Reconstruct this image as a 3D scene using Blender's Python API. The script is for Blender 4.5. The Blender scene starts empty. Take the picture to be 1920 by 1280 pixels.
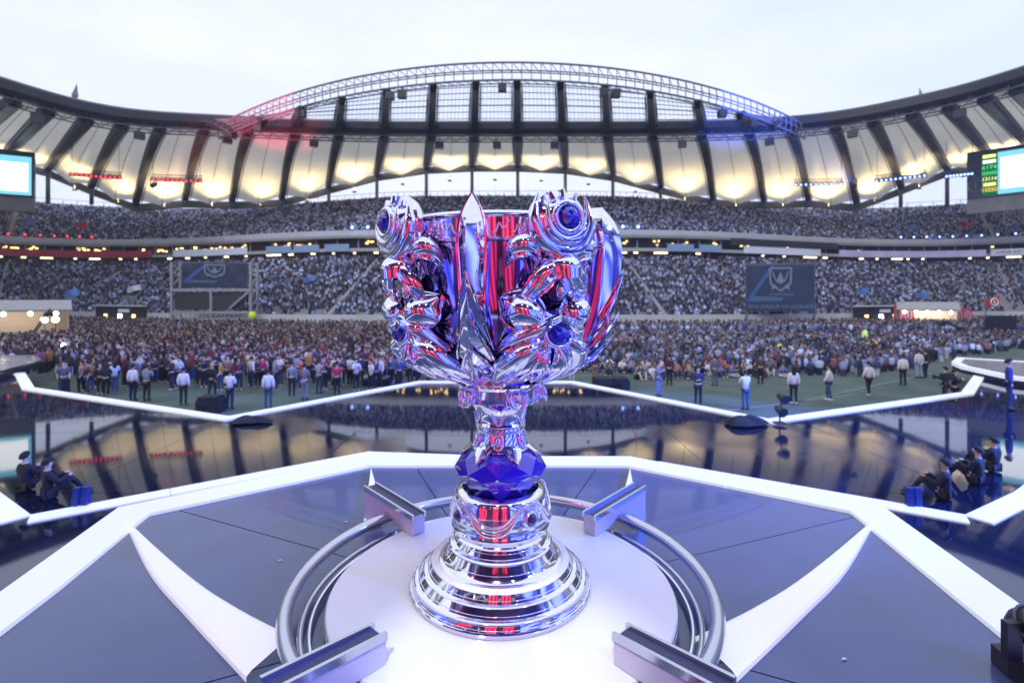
import bpy, bmesh, math, random
import numpy as np
from mathutils import Vector, Matrix

random.seed(11)
rng = np.random.default_rng(5)
R = math.radians
PI = math.pi
scene = bpy.context.scene
COL = scene.collection

# ------------------------------------------------------------------ camera
cam_data = bpy.data.cameras.new('camera')
cam = bpy.data.objects.new('camera', cam_data)
COL.objects.link(cam)
cam.location = (0, 0, 5.0)
cam.rotation_euler = (R(90), 0, 0)
cam_data.sensor_width = 36
cam_data.lens = 18.0
cam_data.shift_y = -0.0443
cam_data.clip_start = 0.05
cam_data.clip_end = 4000
cam_data.dof.use_dof = True
cam_data.dof.focus_distance = 2.35
cam_data.dof.aperture_fstop = 2.2
scene.camera = cam

# ------------------------------------------------------------------ sky
SUN_EL, SUN_ROT = R(32), R(215)
world = bpy.data.worlds.new('World')
scene.world = world
world.use_nodes = True
wn, wl = world.node_tree.nodes, world.node_tree.links
wn.clear()
w_out = wn.new('ShaderNodeOutputWorld')
w_bg = wn.new('ShaderNodeBackground')
w_sky = wn.new('ShaderNodeTexSky')
w_sky.sky_type = 'NISHITA'
w_sky.sun_disc = False
w_sky.sun_elevation = SUN_EL
w_sky.sun_rotation = SUN_ROT
w_sky.dust_density = 4.0
w_sc = wn.new('ShaderNodeVectorMath'); w_sc.operation = 'SCALE'; w_sc.inputs['Scale'].default_value = 0.9
wl.new(w_sky.outputs['Color'], w_sc.inputs[0])
# a closed layer of cloud over that sky, a little uneven
w_tc = wn.new('ShaderNodeTexCoord')
w_map = wn.new('ShaderNodeMapping'); w_map.inputs['Scale'].default_value = (1.0, 1.0, 3.0)
w_noise = wn.new('ShaderNodeTexNoise'); w_noise.inputs['Scale'].default_value = 2.2; w_noise.inputs['Detail'].default_value = 5
wl.new(w_tc.outputs['Generated'], w_map.inputs['Vector'])
wl.new(w_map.outputs['Vector'], w_noise.inputs['Vector'])
w_ramp = wn.new('ShaderNodeValToRGB')
w_ramp.color_ramp.elements[0].position = 0.32; w_ramp.color_ramp.elements[0].color = (7.7, 8.6, 11.2, 1)
w_ramp.color_ramp.elements[1].position = 0.62; w_ramp.color_ramp.elements[1].color = (9.5, 9.9, 12.2, 1)
wl.new(w_noise.outputs['Fac'], w_ramp.inputs['Fac'])
w_mix = wn.new('ShaderNodeMix'); w_mix.data_type = 'RGBA'; w_mix.inputs[0].default_value = 0.88
wl.new(w_sc.outputs[0], w_mix.inputs[6]); wl.new(w_ramp.outputs['Color'], w_mix.inputs[7])
wl.new(w_mix.outputs[2], w_bg.inputs['Color'])
w_bg.inputs['Strength'].default_value = 0.10
wl.new(w_bg.outputs[0], w_out.inputs['Surface'])

# ------------------------------------------------------------------ sun behind the cloud
sun_d = bpy.data.lights.new('sun', 'SUN')
sun_d.energy = 0.7
sun_d.angle = R(25)
sun_d.color = (1.0, 0.97, 0.93)
sun = bpy.data.objects.new('sun', sun_d)
COL.objects.link(sun)
sun.rotation_euler = (R(90) - SUN_EL, 0, R(-35))

vs = scene.view_settings
vs.view_transform = 'Standard'
vs.look = 'None'
vs.exposure = 0.24
vs.gamma = 1.0
vs.use_curve_mapping = False
scene.cycles.use_denoising = True
scene.cycles.use_adaptive_sampling = True
scene.cycles.adaptive_threshold = 0.02
scene.cycles.max_bounces = 8
scene.cycles.diffuse_bounces = 2
scene.cycles.glossy_bounces = 5
scene.cycles.transmission_bounces = 6
scene.cycles.transparent_max_bounces = 8
scene.cycles.sample_clamp_indirect = 6.0
scene.cycles.caustics_reflective = False
scene.cycles.caustics_refractive = False

# ------------------------------------------------------------------ helpers: materials
def mat(name, color, rough=0.6, metal=0.0, noise=0.0, nscale=3.0, emit=None, estr=0.0, bump=0.0,
        bscale=20.0, trans=0.0, coat=0.0, ior=1.5, spec=0.5, rnoise=0.0, detail=6):
    m = bpy.data.materials.new(name)
    m.use_nodes = True
    nt = m.node_tree
    b = nt.nodes['Principled BSDF']
    b.inputs['Base Color'].default_value = (*color, 1)
    b.inputs['Roughness'].default_value = rough
    b.inputs['Metallic'].default_value = metal
    b.inputs['IOR'].default_value = ior
    b.inputs['Specular IOR Level'].default_value = spec
    b.inputs['Transmission Weight'].default_value = trans
    b.inputs['Coat Weight'].default_value = coat
    if emit:
        b.inputs['Emission Color'].default_value = (*emit, 1)
        b.inputs['Emission Strength'].default_value = estr
    if noise or bump or rnoise:
        tc = nt.nodes.new('ShaderNodeTexCoord')
        n = nt.nodes.new('ShaderNodeTexNoise')
        n.inputs['Scale'].default_value = nscale
        n.inputs['Detail'].default_value = detail
        nt.links.new(tc.outputs['Object'], n.inputs['Vector'])
        if noise:
            r = nt.nodes.new('ShaderNodeMapRange')
            r.inputs[1].default_value = 0.25; r.inputs[2].default_value = 0.75
            r.inputs[3].default_value = 1 - noise; r.inputs[4].default_value = 1 + noise
            nt.links.new(n.outputs['Fac'], r.inputs[0])
            mx = nt.nodes.new('ShaderNodeVectorMath'); mx.operation = 'SCALE'
            mx.inputs[0].default_value = color
            nt.links.new(r.outputs[0], mx.inputs['Scale'])
            nt.links.new(mx.outputs[0], b.inputs['Base Color'])
        if rnoise:
            r = nt.nodes.new('ShaderNodeMapRange')
            r.inputs[1].default_value = 0.1; r.inputs[2].default_value = 0.9
            r.inputs[3].default_value = max(0.0, rough - rnoise); r.inputs[4].default_value = rough + rnoise
            nt.links.new(n.outputs['Fac'], r.inputs[0])
            nt.links.new(r.outputs[0], b.inputs['Roughness'])
        if bump:
            n2 = nt.nodes.new('ShaderNodeTexNoise')
            n2.inputs['Scale'].default_value = bscale
            n2.inputs['Detail'].default_value = 4
            nt.links.new(tc.outputs['Object'], n2.inputs['Vector'])
            bp = nt.nodes.new('ShaderNodeBump')
            bp.inputs['Strength'].default_value = bump
            bp.inputs['Distance'].default_value = 0.02
            nt.links.new(n2.outputs['Fac'], bp.inputs['Height'])
            nt.links.new(bp.outputs[0], b.inputs['Normal'])
    return m

def emat(name, color, strength):
    m = bpy.data.materials.new(name)
    m.use_nodes = True
    nt = m.node_tree
    nt.nodes.clear()
    o = nt.nodes.new('ShaderNodeOutputMaterial')
    e = nt.nodes.new('ShaderNodeEmission')
    e.inputs['Color'].default_value = (*color, 1)
    e.inputs['Strength'].default_value = strength
    nt.links.new(e.outputs[0], o.inputs['Surface'])
    return m

def objcol_mat(name, rough=0.8):
    m = bpy.data.materials.new(name)
    m.use_nodes = True
    nt = m.node_tree
    b = nt.nodes['Principled BSDF']
    oi = nt.nodes.new('ShaderNodeObjectInfo')
    tc = nt.nodes.new('ShaderNodeTexCoord')
    n = nt.nodes.new('ShaderNodeTexNoise'); n.inputs['Scale'].default_value = 9; n.inputs['Detail'].default_value = 4
    nt.links.new(tc.outputs['Object'], n.inputs['Vector'])
    r = nt.nodes.new('ShaderNodeMapRange'); r.inputs[3].default_value = 0.7; r.inputs[4].default_value = 1.3
    nt.links.new(n.outputs['Fac'], r.inputs[0])
    mx = nt.nodes.new('ShaderNodeVectorMath'); mx.operation = 'SCALE'
    nt.links.new(oi.outputs['Color'], mx.inputs[0]); nt.links.new(r.outputs[0], mx.inputs['Scale'])
    nt.links.new(mx.outputs[0], b.inputs['Base Color'])
    b.inputs['Roughness'].default_value = rough
    return m

def attr_mat(name, rough=0.85):
    m = bpy.data.materials.new(name)
    m.use_nodes = True
    nt = m.node_tree
    b = nt.nodes['Principled BSDF']
    a = nt.nodes.new('ShaderNodeAttribute'); a.attribute_name = 'col'
    nt.links.new(a.outputs['Color'], b.inputs['Base Color'])
    b.inputs['Roughness'].default_value = rough
    return m

# ------------------------------------------------------------------ helpers: meshes
def crom(pts, n, closed=False):
    """Catmull-Rom through pts (tuples of any length), n samples."""
    P = [np.array(p, float) for p in pts]
    m = len(P)
    segs = m if closed else m - 1
    out = []
    N = n if closed else n - 1
    for k in range(n):
        t = k / N * segs
        i = min(int(t), segs - 1)
        f = t - i
        if closed:
            a, b, c, d = P[(i - 1) % m], P[i % m], P[(i + 1) % m], P[(i + 2) % m]
        else:
            b, c = P[i], P[i + 1]
            a = P[i - 1] if i > 0 else 2 * b - c
            d = P[i + 2] if i + 2 < m else 2 * c - b
        out.append(0.5 * ((2 * b) + (-a + c) * f + (2 * a - 5 * b + 4 * c - d) * f * f + (-a + 3 * b - 3 * c + d) * f ** 3))
    return out

def lerp_tab(tab, x):
    """Piecewise-linear table lookup."""
    xs = [t[0] for t in tab]; ys = [t[1] for t in tab]
    return float(np.interp(x, xs, ys))

class MB:
    def __init__(self):
        self.v, self.f = [], []
    def add(self, verts, faces):
        o = len(self.v)
        self.v += [tuple(map(float, p)) for p in verts]
        self.f += [tuple(i + o for i in q) for q in faces]
        return self
    def box(self, c, s, rz=0.0, M=None):
        x, y, z = s[0] / 2, s[1] / 2, s[2] / 2
        vs_ = [Vector((a * x, b * y, d * z)) for a in (-1, 1) for b in (-1, 1) for d in (-1, 1)]
        if M is None:
            M = Matrix.Rotation(rz, 3, 'Z')
        vs_ = [M @ q + Vector(c) for q in vs_]
        return self.add(vs_, [(0, 1, 3, 2), (4, 6, 7, 5), (0, 4, 5, 1), (2, 3, 7, 6), (0, 2, 6, 4), (1, 5, 7, 3)])
    def bar(self, p, q, w, h=None, up=(0, 0, 1)):
        """box beam from p to q, w wide and h deep."""
        h = h or w
        p, q = Vector(p), Vector(q)
        d = q - p
        L = d.length
        if L < 1e-6:
            return self
        d.normalize()
        s = d.cross(Vector(up))
        if s.length < 1e-4:
            s = d.cross(Vector((1, 0, 0)))
        s.normalize()
        u = s.cross(d)
        M = Matrix((s, d, u)).transposed()
        return self.box((p + q) / 2, (w, L, h), M=M)
    def tube(self, path, rad, sides=8, closed=False, cap=True):
        P = [Vector(p) for p in path]
        n = len(P)
        rad = [rad] * n if isinstance(rad, (int, float)) else rad
        rings = []
        prev = None
        for i in range(n):
            if closed:
                t = P[(i + 1) % n] - P[i - 1]
            else:
                t = P[min(i + 1, n - 1)] - P[max(i - 1, 0)]
            if t.length < 1e-9:
                t = Vector((0, 0, 1))
            t.normalize()
            if prev is None:
                s = t.cross(Vector((0, 0, 1)))
                if s.length < 1e-3:
                    s = t.cross(Vector((0, 1, 0)))
            else:
                s = prev - t * prev.dot(t)
            s.normalize()
            prev = s
            u = t.cross(s)
            rings.append([P[i] + (s * math.cos(2 * PI * k / sides) + u * math.sin(2 * PI * k / sides)) * max(rad[i], 1e-4) for k in range(sides)])
        o = len(self.v)
        for r_ in rings:
            self.v += [tuple(q) for q in r_]
        for i in range(n if closed else n - 1):
            a, b = o + i * sides, o + ((i + 1) % n) * sides
            for k in range(sides):
                self.f.append((a + k, a + (k + 1) % sides, b + (k + 1) % sides, b + k))
        if cap and not closed:
            self.f.append(tuple(o + k for k in range(sides))[::-1])
            self.f.append(tuple(o + (n - 1) * sides + k for k in range(sides)))
        return self
    def lathe(self, prof, segs=64, c=(0, 0, 0), a0=0.0, cap=True):
        o = len(self.v)
        n = len(prof)
        for r_, z in prof:
            for k in range(segs):
                a = a0 + 2 * PI * k / segs
                self.v.append((c[0] + r_ * math.cos(a), c[1] + r_ * math.sin(a), c[2] + z))
        for i in range(n - 1):
            for k in range(segs):
                a, b = o + i * segs, o + (i + 1) * segs
                self.f.append((a + k, a + (k + 1) % segs, b + (k + 1) % segs, b + k))
        if cap:
            self.f.append(tuple(o + k for k in range(segs))[::-1])
            self.f.append(tuple(o + (n - 1) * segs + k for k in range(segs)))
        return self
    def prism(self, poly, z0, z1):
        n = len(poly)
        o = len(self.v)
        self.v += [(p[0], p[1], z0) for p in poly] + [(p[0], p[1], z1) for p in poly]
        self.f.append(tuple(o + k for k in range(n))[::-1])
        self.f.append(tuple(o + n + k for k in range(n)))
        for k in range(n):
            j = (k + 1) % n
            self.f.append((o + k, o + j, o + n + j, o + n + k))
        return self
    def grid(self, rows, closed=False):
        """rows: list of equally long point lists -> quad sheet."""
        o = len(self.v)
        m = len(rows[0])
        for r_ in rows:
            self.v += [tuple(map(float, p)) for p in r_]
        for i in range(len(rows) - 1):
            for k in range(m if closed else m - 1):
                j = (k + 1) % m
                self.f.append((o + i * m + k, o + i * m + j, o + (i + 1) * m + j, o + (i + 1) * m + k))
        return self
    def ball(self, c, r_, nu=14, nv=8, M=None):
        rx, ry, rz = (r_, r_, r_) if isinstance(r_, (int, float)) else r_
        pts, o = [], len(self.v)
        for j in range(nv + 1):
            th = PI * j / nv
            for i in range(nu):
                a = 2 * PI * i / nu
                p = Vector((rx * math.sin(th) * math.cos(a), ry * math.sin(th) * math.sin(a), rz * math.cos(th)))
                if M is not None:
                    p = M @ p
                pts.append(p + Vector(c))
        self.v += [tuple(p) for p in pts]
        for j in range(nv):
            for i in range(nu):
                k = (i + 1) % nu
                self.f.append((o + j * nu + i, o + (j + 1) * nu + i, o + (j + 1) * nu + k, o + j * nu + k))
        return self
    def mesh(self, name, m, smooth=False, sharp=None):
        me = bpy.data.meshes.new(name)
        me.from_pydata(self.v, [], self.f)
        me.validate()
        me.update()
        if m is not None:
            me.materials.append(m)
        if smooth:
            me.polygons.foreach_set('use_smooth', [True] * len(me.polygons))
            if sharp is not None:
                me.set_sharp_from_angle(angle=R(sharp))
        return me
    def build(self, name, m, parent=None, smooth=False, sharp=None, loc=None):
        return link(name, self.mesh(name, m, smooth, sharp), parent, loc)

def link(name, data, parent=None, loc=None):
    o = bpy.data.objects.new(name, data)
    COL.objects.link(o)
    if parent is not None:
        o.parent = parent
    if loc is not None:
        o.location = loc
    return o

def tag(o, label=None, cat=None, group=None, kind=None):
    if label: o['label'] = label
    if cat: o['category'] = cat
    if group: o['group'] = group
    if kind: o['kind'] = kind
    return o

def thing(name, label, cat, loc=(0, 0, 0), rz=0.0, group=None):
    o = link(name, None, None, loc)
    o.empty_display_size = 0.2
    o.rotation_euler = (0, 0, rz)
    return tag(o, label, cat, group)

def at(px, py, D):
    """point of the place that the photograph shows at (px, py), D metres ahead."""
    return Vector(((px - 960) / 960 * D, D, 5.0 - (py - 555) / 960 * D))

def ground_at(px, py, z):
    return at(px, py, 960 * (5.0 - z) / (py - 555))

def spot(name, loc, target, power, color, size_deg, parent=None, blend=0.4, radius=0.15):
    d = bpy.data.lights.new(name, 'SPOT')
    d.energy = power; d.color = color; d.spot_size = R(size_deg); d.spot_blend = blend; d.shadow_soft_size = radius
    o = link(name, d, None, loc)
    o.rotation_euler = (Vector(target) - Vector(loc)).to_track_quat('-Z', 'Y').to_euler()
    if parent is not None:
        o.parent = parent
        o.matrix_parent_inverse = Matrix.Translation(-Vector(parent.location))
    return o

def text_mesh(name, body, size, m, extrude=0.0, align='CENTER'):
    cu = bpy.data.curves.new(name, 'FONT')
    cu.body = body; cu.size = size; cu.extrude = extrude; cu.align_x = align; cu.align_y = 'CENTER'
    cu.resolution_u = 2
    t = bpy.data.objects.new(name, cu)
    COL.objects.link(t)
    dg = bpy.context.evaluated_depsgraph_get()
    me = bpy.data.meshes.new_from_object(t.evaluated_get(dg))
    bpy.data.objects.remove(t)
    me.materials.clear()
    me.materials.append(m)
    return me

# ------------------------------------------------------------------ materials
M_chrome = mat('chrome', (0.88, 0.88, 0.98), 0.07, 1.0, rnoise=0.04, nscale=14)
M_chrome_b = mat('brushed_steel', (0.62, 0.64, 0.70), 0.22, 1.0, rnoise=0.06, nscale=30)
M_crystal = mat('blue_crystal', (0.07, 0.03, 1.0), 0.02, trans=0.45, ior=1.6, coat=1.0)
M_gem = mat('blue_gem', (0.02, 0.012, 0.50), 0.04, trans=0.25, ior=1.7, coat=1.0)
M_bead = mat('dark_bead', (0.02, 0.012, 0.10), 0.03, coat=1.0)
M_white = mat('white_lacquer', (0.78, 0.78, 0.80), 0.22, rnoise=0.05, nscale=6, noise=0.02)
M_whitebase = mat('white_enamel', (0.82, 0.82, 0.86), 0.15)
M_led = mat('white_led_panel', (0.55, 0.57, 0.64), 0.35, emit=(0.84, 0.89, 1.0), estr=0.46, noise=0.05, nscale=1.2)
M_blade = mat('white_light_panel', (0.60, 0.61, 0.66), 0.3, emit=(0.9, 0.92, 1.0), estr=0.42)
M_deck = mat('grey_satin_deck', (0.066, 0.098, 0.215), 0.24, nscale=3.0, noise=0.10, coat=0.35, detail=3)
M_wet = mat('wet_black_deck', (0.005, 0.009, 0.026), 0.05, rnoise=0.04, nscale=0.8, noise=0.3, bump=0.014, bscale=2.2, spec=1.0, coat=0.7)
M_black = mat('black_cloth', (0.012, 0.012, 0.015), 0.85, noise=0.3, nscale=6)
M_blackmetal = mat('black_metal', (0.02, 0.02, 0.024), 0.4)
M_pitch = mat('pitch_grass', (0.085, 0.125, 0.095), 0.9, noise=0.3, nscale=0.5, bump=0.6, bscale=60)
M_ground = mat('outer_ground', (0.16, 0.16, 0.16), 0.9, noise=0.3, nscale=0.05)
M_conc = mat('stand_concrete', (0.30, 0.30, 0.315), 0.85, noise=0.18, nscale=0.7)
M_fascia = mat('pale_fascia', (0.42, 0.44, 0.48), 0.5, noise=0.10, nscale=0.4)
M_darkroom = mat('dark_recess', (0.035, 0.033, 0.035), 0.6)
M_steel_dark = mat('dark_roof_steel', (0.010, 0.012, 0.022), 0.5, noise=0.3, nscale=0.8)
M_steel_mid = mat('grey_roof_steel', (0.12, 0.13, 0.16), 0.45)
M_wall = mat('white_wall', (0.55, 0.56, 0.58), 0.7, noise=0.12, nscale=0.3)
M_red = mat('red_board', (0.45, 0.03, 0.05), 0.5)
M_blueb = mat('blue_board', (0.05, 0.09, 0.45), 0.5)
M_lampw = emat('warm_lamp', (1.0, 0.62, 0.22), 3.2)
M_lampc = emat('white_lamp', (1.0, 0.95, 0.85), 14.0)
M_lampr = emat('red_lamp', (1.0, 0.04, 0.08), 3.0)
M_lampb = emat('blue_lamp', (0.20, 0.32, 1.0), 6.0)
M_objcol = objcol_mat('cloth_by_person')
M_attr = attr_mat('crowd_cloth')

def led_mat(name, col, strength, scale=2.0):
    """a screen showing a moving pattern: uneven bright shapes of one colour."""
    m = bpy.data.materials.new(name); m.use_nodes = True
    nt = m.node_tree; nt.nodes.clear()
    o = nt.nodes.new('ShaderNodeOutputMaterial'); e = nt.nodes.new('ShaderNodeEmission')
    tc = nt.nodes.new('ShaderNodeTexCoord'); n = nt.nodes.new('ShaderNodeTexNoise'); n.inputs['Scale'].default_value = scale; n.inputs['Detail'].default_value = 3
    w = nt.nodes.new('ShaderNodeTexWave'); w.inputs['Scale'].default_value = scale * .5; w.inputs['Distortion'].default_value = 4; w.bands_direction = 'DIAGONAL'
    nt.links.new(tc.outputs['Generated'], n.inputs['Vector']); nt.links.new(tc.outputs['Generated'], w.inputs['Vector'])
    a = nt.nodes.new('ShaderNodeMath'); a.operation = 'MULTIPLY'
    nt.links.new(n.outputs['Fac'], a.inputs[0]); nt.links.new(w.outputs['Fac'], a.inputs[1])
    r = nt.nodes.new('ShaderNodeMapRange'); r.inputs[1].default_value = 0.05; r.inputs[2].default_value = .5; r.inputs[3].default_value = .18 * strength; r.inputs[4].default_value = strength
    nt.links.new(a.outputs[0], r.inputs[0])
    e.inputs['Color'].default_value = (*col, 1)
    nt.links.new(r.outputs[0], e.inputs['Strength']); nt.links.new(e.outputs[0], o.inputs['Surface'])
    return m

# wet deck: patches of standing water between duller, scuffed areas
def wet_patches(m):
    nt = m.node_tree; b = nt.nodes['Principled BSDF']
    tc = nt.nodes.new('ShaderNodeTexCoord')
    n = nt.nodes.new('ShaderNodeTexNoise'); n.inputs['Scale'].default_value = .22; n.inputs['Detail'].default_value = 4; n.inputs['Distortion'].default_value = .6
    nt.links.new(tc.outputs['Object'], n.inputs['Vector'])
    r = nt.nodes.new('ShaderNodeValToRGB')
    r.color_ramp.elements[0].position = .56; r.color_ramp.elements[0].color = (.035, .035, .035, 1)
    r.color_ramp.elements[1].position = .74; r.color_ramp.elements[1].color = (.20, .20, .20, 1)
    nt.links.new(n.outputs['Fac'], r.inputs['Fac']); nt.links.new(r.outputs['Color'], b.inputs['Roughness'])
    b.inputs['Coat Weight'].default_value = 0.0
wet_patches(M_wet)
ORD = ['first', 'second', 'third', 'fourth', 'fifth', 'sixth', 'seventh', 'eighth', 'ninth', 'tenth', 'eleventh', 'twelfth', 'thirteenth', 'fourteenth', 'fifteenth', 'sixteenth', 'seventeenth', 'eighteenth', 'nineteenth', 'twentieth'] + ['%d%s' % (n_, {1: 'st', 2: 'nd', 3: 'rd'}.get(n_ % 10, 'th')) for n_ in range(21, 80)]

# ================================================================== GROUND
g = MB(); g.grid([[(-238, -238, -0.03), (238, -238, -0.03)], [(-238, 238, -0.03), (238, 238, -0.03)]])
tag(g.build('ground', M_ground), kind='structure')

# plan of the bowl: the front line of the upper tier, walked all the way round
half = [(0, 96), (35, 98.5), (80, 113), (106, 107), (124, 75), (128, 25), (118, -35), (85, -75), (40, -90)]
bowl_pts = half + [(0, -92)] + [(-x, y) for x, y in half[:0:-1]]
NB = 160
bowl = [Vector((p[0], p[1])) for p in crom(bowl_pts, NB, True)]
nrm = []
for i in range(NB):
    t = bowl[(i + 1) % NB] - bowl[i - 1]
    t.normalize()
    nrm.append(Vector((-t.y, t.x)) if (Vector((-t.y, t.x)).dot(bowl[i] - Vector((0, 15))) > 0) else Vector((t.y, -t.x)))
for _ in range(2):
    nrm = [((nrm[i - 1] + nrm[i] * 2 + nrm[(i + 1) % NB]) / 4).normalized() for i in range(NB)]
def bw(i, off, z):
    p = bowl[i % NB] + nrm[i % NB] * off
    return (p.x, p.y, z)
def bwf(f, off, z):
    i = int(math.floor(f)); t = f - i
    a, b = Vector(bw(i, off, z)), Vector(bw(i + 1, off, z))
    return a.lerp(b, t)
def ring_mesh(prof, mb=None):
    mb = mb or MB()
    return mb.grid([[bw(i, o, z) for i in range(NB)] for o, z in prof], closed=True)

pitch = MB(); n0 = len(pitch.v)
pitch.v = [(0, 10, 0)] + [bw(i, -22.2, 0) for i in range(NB)]
pitch.f = [(0, 1 + i, 1 + (i + 1) % NB) for i in range(NB)]
tag(pitch.build('pitch', M_pitch), kind='structure')

# ================================================================== THE BOWL OF THE STADIUM
bowl_o = thing('stadium_bowl', 'two-tier concrete grandstand bowl running round the whole pitch', 'grandstand', (0, 0, 0))
LROWS, UROWS = 24, 24
LO0, LZ0, LO1, LZ1 = -21.6, 1.7, -1.0, 12.0
UO0, UZ0, UO1, UZ1 = 0.8, 17.2, 22.6, 27.6
def steps(o0, z0, o1, z1, n):
    pr = []
    for k in range(n):
        o = o0 + (o1 - o0) * k / n; z = z0 + (z1 - z0) * k / n
        o2 = o0 + (o1 - o0) * (k + 1) / n; z2 = z0 + (z1 - z0) * (k + 1) / n
        pr += [(o, z), (o2, z), (o2, z2)]
    return pr
ring_mesh(steps(LO0, LZ0, LO1, LZ1, LROWS)).build('lower_tier', M_conc, bowl_o)
ring_mesh(steps(UO0, UZ0, UO1, UZ1, UROWS)).build('upper_tier', M_conc, bowl_o)
ring_mesh([(-22.2, 0.0), (-22.2, 2.3), (-21.9, 2.3), (-21.9, 1.6), (-21.6, 1.6)]).build('pitch_wall', M_wall, bowl_o)
ring_mesh([(-1.0, 12.0), (4.0, 12.05), (4.0, 13.5), (0.4, 13.5)]).build('concourse', mat('concourse_brown', (0.10, 0.062, 0.05), 0.7), bowl_o)
ring_mesh([(0.4, 13.45), (0.0, 13.5), (0.0, 14.1), (2.5, 14.12)]).build('fascia', M_fascia, bowl_o)
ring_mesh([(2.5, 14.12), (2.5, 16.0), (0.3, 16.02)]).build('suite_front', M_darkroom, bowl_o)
ring_mesh([(0.3, 16.0), (-0.1, 16.05), (-0.25, 16.5), (-0.1, 17.0), (0.25, 17.6), (0.55, 17.6), (0.75, 17.2)]).build('fascia', M_fascia, bowl_o, smooth=False)
ring_mesh([(22.6, 27.6), (22.9, 27.6), (22.9, 28.3), (23.3, 28.3), (23.3, 0.0)]).build('rear_wall', M_conc, bowl_o)
# rear railing
rl = MB()
for i in range(NB):
    rl.tube([bw(i, 23.1, 29.4), bw(i + 1, 23.1, 29.4)], 0.05, 4)
    for s in (0, 0.5):
        p = bwf(i + s, 23.1, 28.3); rl.bar(p, p + Vector((0, 0, 1.1)), 0.08)
rl.build('railing', M_steel_mid, bowl_o)
# aisle steps, pale strips down the tiers
VIS = [i for i in range(NB) if bowl[i].y > 8]
AISLE = [i for i in range(NB) if i % 4 == 1]
for i in AISLE:
    if bowl[i].y < 0: continue
    for (o0, z0, o1, z1) in ((UO0, UZ0, UO1, UZ1), (LO0, LZ0, LO1, LZ1)):
        a = MB()
        nn = 48
        for k in range(nn):
            o = o0 + (o1 - o0) * k / nn; z = z0 + (z1 - z0) * (k + 0.6) / nn + 0.05
            p, q = bwf(i + .5 - .07, o, z), bwf(i + .5 + .07, o, z)
            p2, q2 = bwf(i + .5 - .07, o + (o1 - o0) / nn, z), bwf(i + .5 + .07, o + (o1 - o0) / nn, z)
            dz = Vector((0, 0, -(z1 - z0) / nn))
            a.add([p + dz, q + dz, q, p, q2, p2], [(0, 1, 2, 3), (3, 2, 4, 5)])
        a.build('aisle_steps', M_fascia, bowl_o)
# mullions between the suites, warm lamps in the suites and under the upper slab
mu = MB()
for i in VIS:
    p = bwf(i + .3, 1.2, 14.1); mu.bar(p, p + Vector((0, 0, 1.9)), 0.16)
mu.build('suite_mullion', M_fascia, bowl_o)
lm = MB()
for i in VIS:
    cx = bowl[i]
    n = random.choice([0, 3, 5, 6]) if abs(cx.x) < 60 or cx.x < 0 else random.choice([0, 0, 1])
    for k in range(n):
        p = bwf(i + random.uniform(.1, .9), 2.35, random.uniform(14.9, 15.7))
        lm.box(p, (0.34, 0.34, 0.26))
tag(lm.build('suite_lamp', M_lampw, bowl_o), kind='stuff')
lm = MB()
for i in VIS:
    if random.random() < .62:
        for k in range(random.choice([1, 1, 2, 6])):
            p = bwf(i + .15 + k * .11, 0.9, 13.25)
            lm.box(p, (0.34, 0.34, 0.22))
tag(lm.build('concourse_lamp', emat('concourse_lamp', (1.0, 0.76, 0.42), 5.0), bowl_o), kind='stuff')

# advertising boards along the lower fascia (each its own thing)
def board(i0, i1, m, name, label, z0=13.55, z1=14.95, off=-0.12, text=None, tm=None, tsize=1.0):
    t = thing(name, label, 'advertising board')
    n = max(2, int((i1 - i0) * 3))
    lo = [bwf(i0 + (i1 - i0) * k / n, off, z0) for k in range(n + 1)]
    hi = [p + Vector((0, 0, z1 - z0)) for p in lo]
    lo2 = [bwf(i0 + (i1 - i0) * k / n, off + .1, z0) for k in range(n + 1)]
    hi2 = [p + Vector((0, 0, z1 - z0)) for p in lo2]
    mb = MB().grid([lo, hi, hi2, lo2, lo])
    mb.f.append((0, n + 1, 2 * (n + 1), 3 * (n + 1))); mb.f.append((n, 2 * n + 1, 3 * n + 2, 4 * n + 3)[::-1])
    mb.build('panel', m, t)
    if text:
        me = text_mesh('lettering', text, tsize, tm, 0.01)
        o = link('lettering', me, t)
        f = (i0 + i1) / 2
        a, b = bwf(f - .3, off - .04, (z0 + z1) / 2), bwf(f + .3, off - .04, (z0 + z1) / 2)
        d = (b - a)
        if d.x < 0: d = -d
        o.location = (a + b) / 2
        o.rotation_euler = (R(90), 0, math.atan2(d.y, d.x))
    return t
def bowl_index(px):
    """index along the bowl whose upper front is seen at px (front half)."""
    best, bi = 1e9, 0
    for k in range(NB * 8):
        p = bwf(k / 8, 0, 14)
        if p.y > 30:
            e = abs(960 + 960 * p.x / p.y - px)
            if e < best: best, bi = e, k / 8
    return bi
M_boardw = mat('white_board', (0.55, 0.60, 0.72), 0.5, noise=0.1, nscale=0.2, emit=(0.7, 0.78, 1.0), estr=0.16)
M_navy = mat('navy_print', (0.02, 0.03, 0.16), 0.6)
def brange(p0, p1):
    a, b = bowl_index(p0), bowl_index(p1)
    if abs(a - b) > NB / 2:
        if a < b: a += NB
        else: b += NB
    return min(a, b), max(a, b)
board(*brange(325, 462), M_boardw, 'advertising_board', 'long pale blue board above the left corner hanging screen')
board(*brange(-60, 285), M_red, 'advertising_board', 'long red board along the left stand under the suites')
board(*brange(1396, 1538), M_boardw, 'advertising_board', 'pale board above the right corner emblem banner')
M_lilac = mat('lilac_board', (0.45, 0.45, 0.68), 0.5, noise=0.35, nscale=0.25, emit=(0.6, 0.55, 1.0), estr=0.12)
board(*brange(1575, 1850), M_lilac, 'advertising_board', 'long lilac board along the right stand')
board(*brange(1858, 1918), M_boardw, 'advertising_board', 'white board with navy lettering at the right edge', text='ASIANA AIR', tm=M_navy, tsize=.85)
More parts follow.
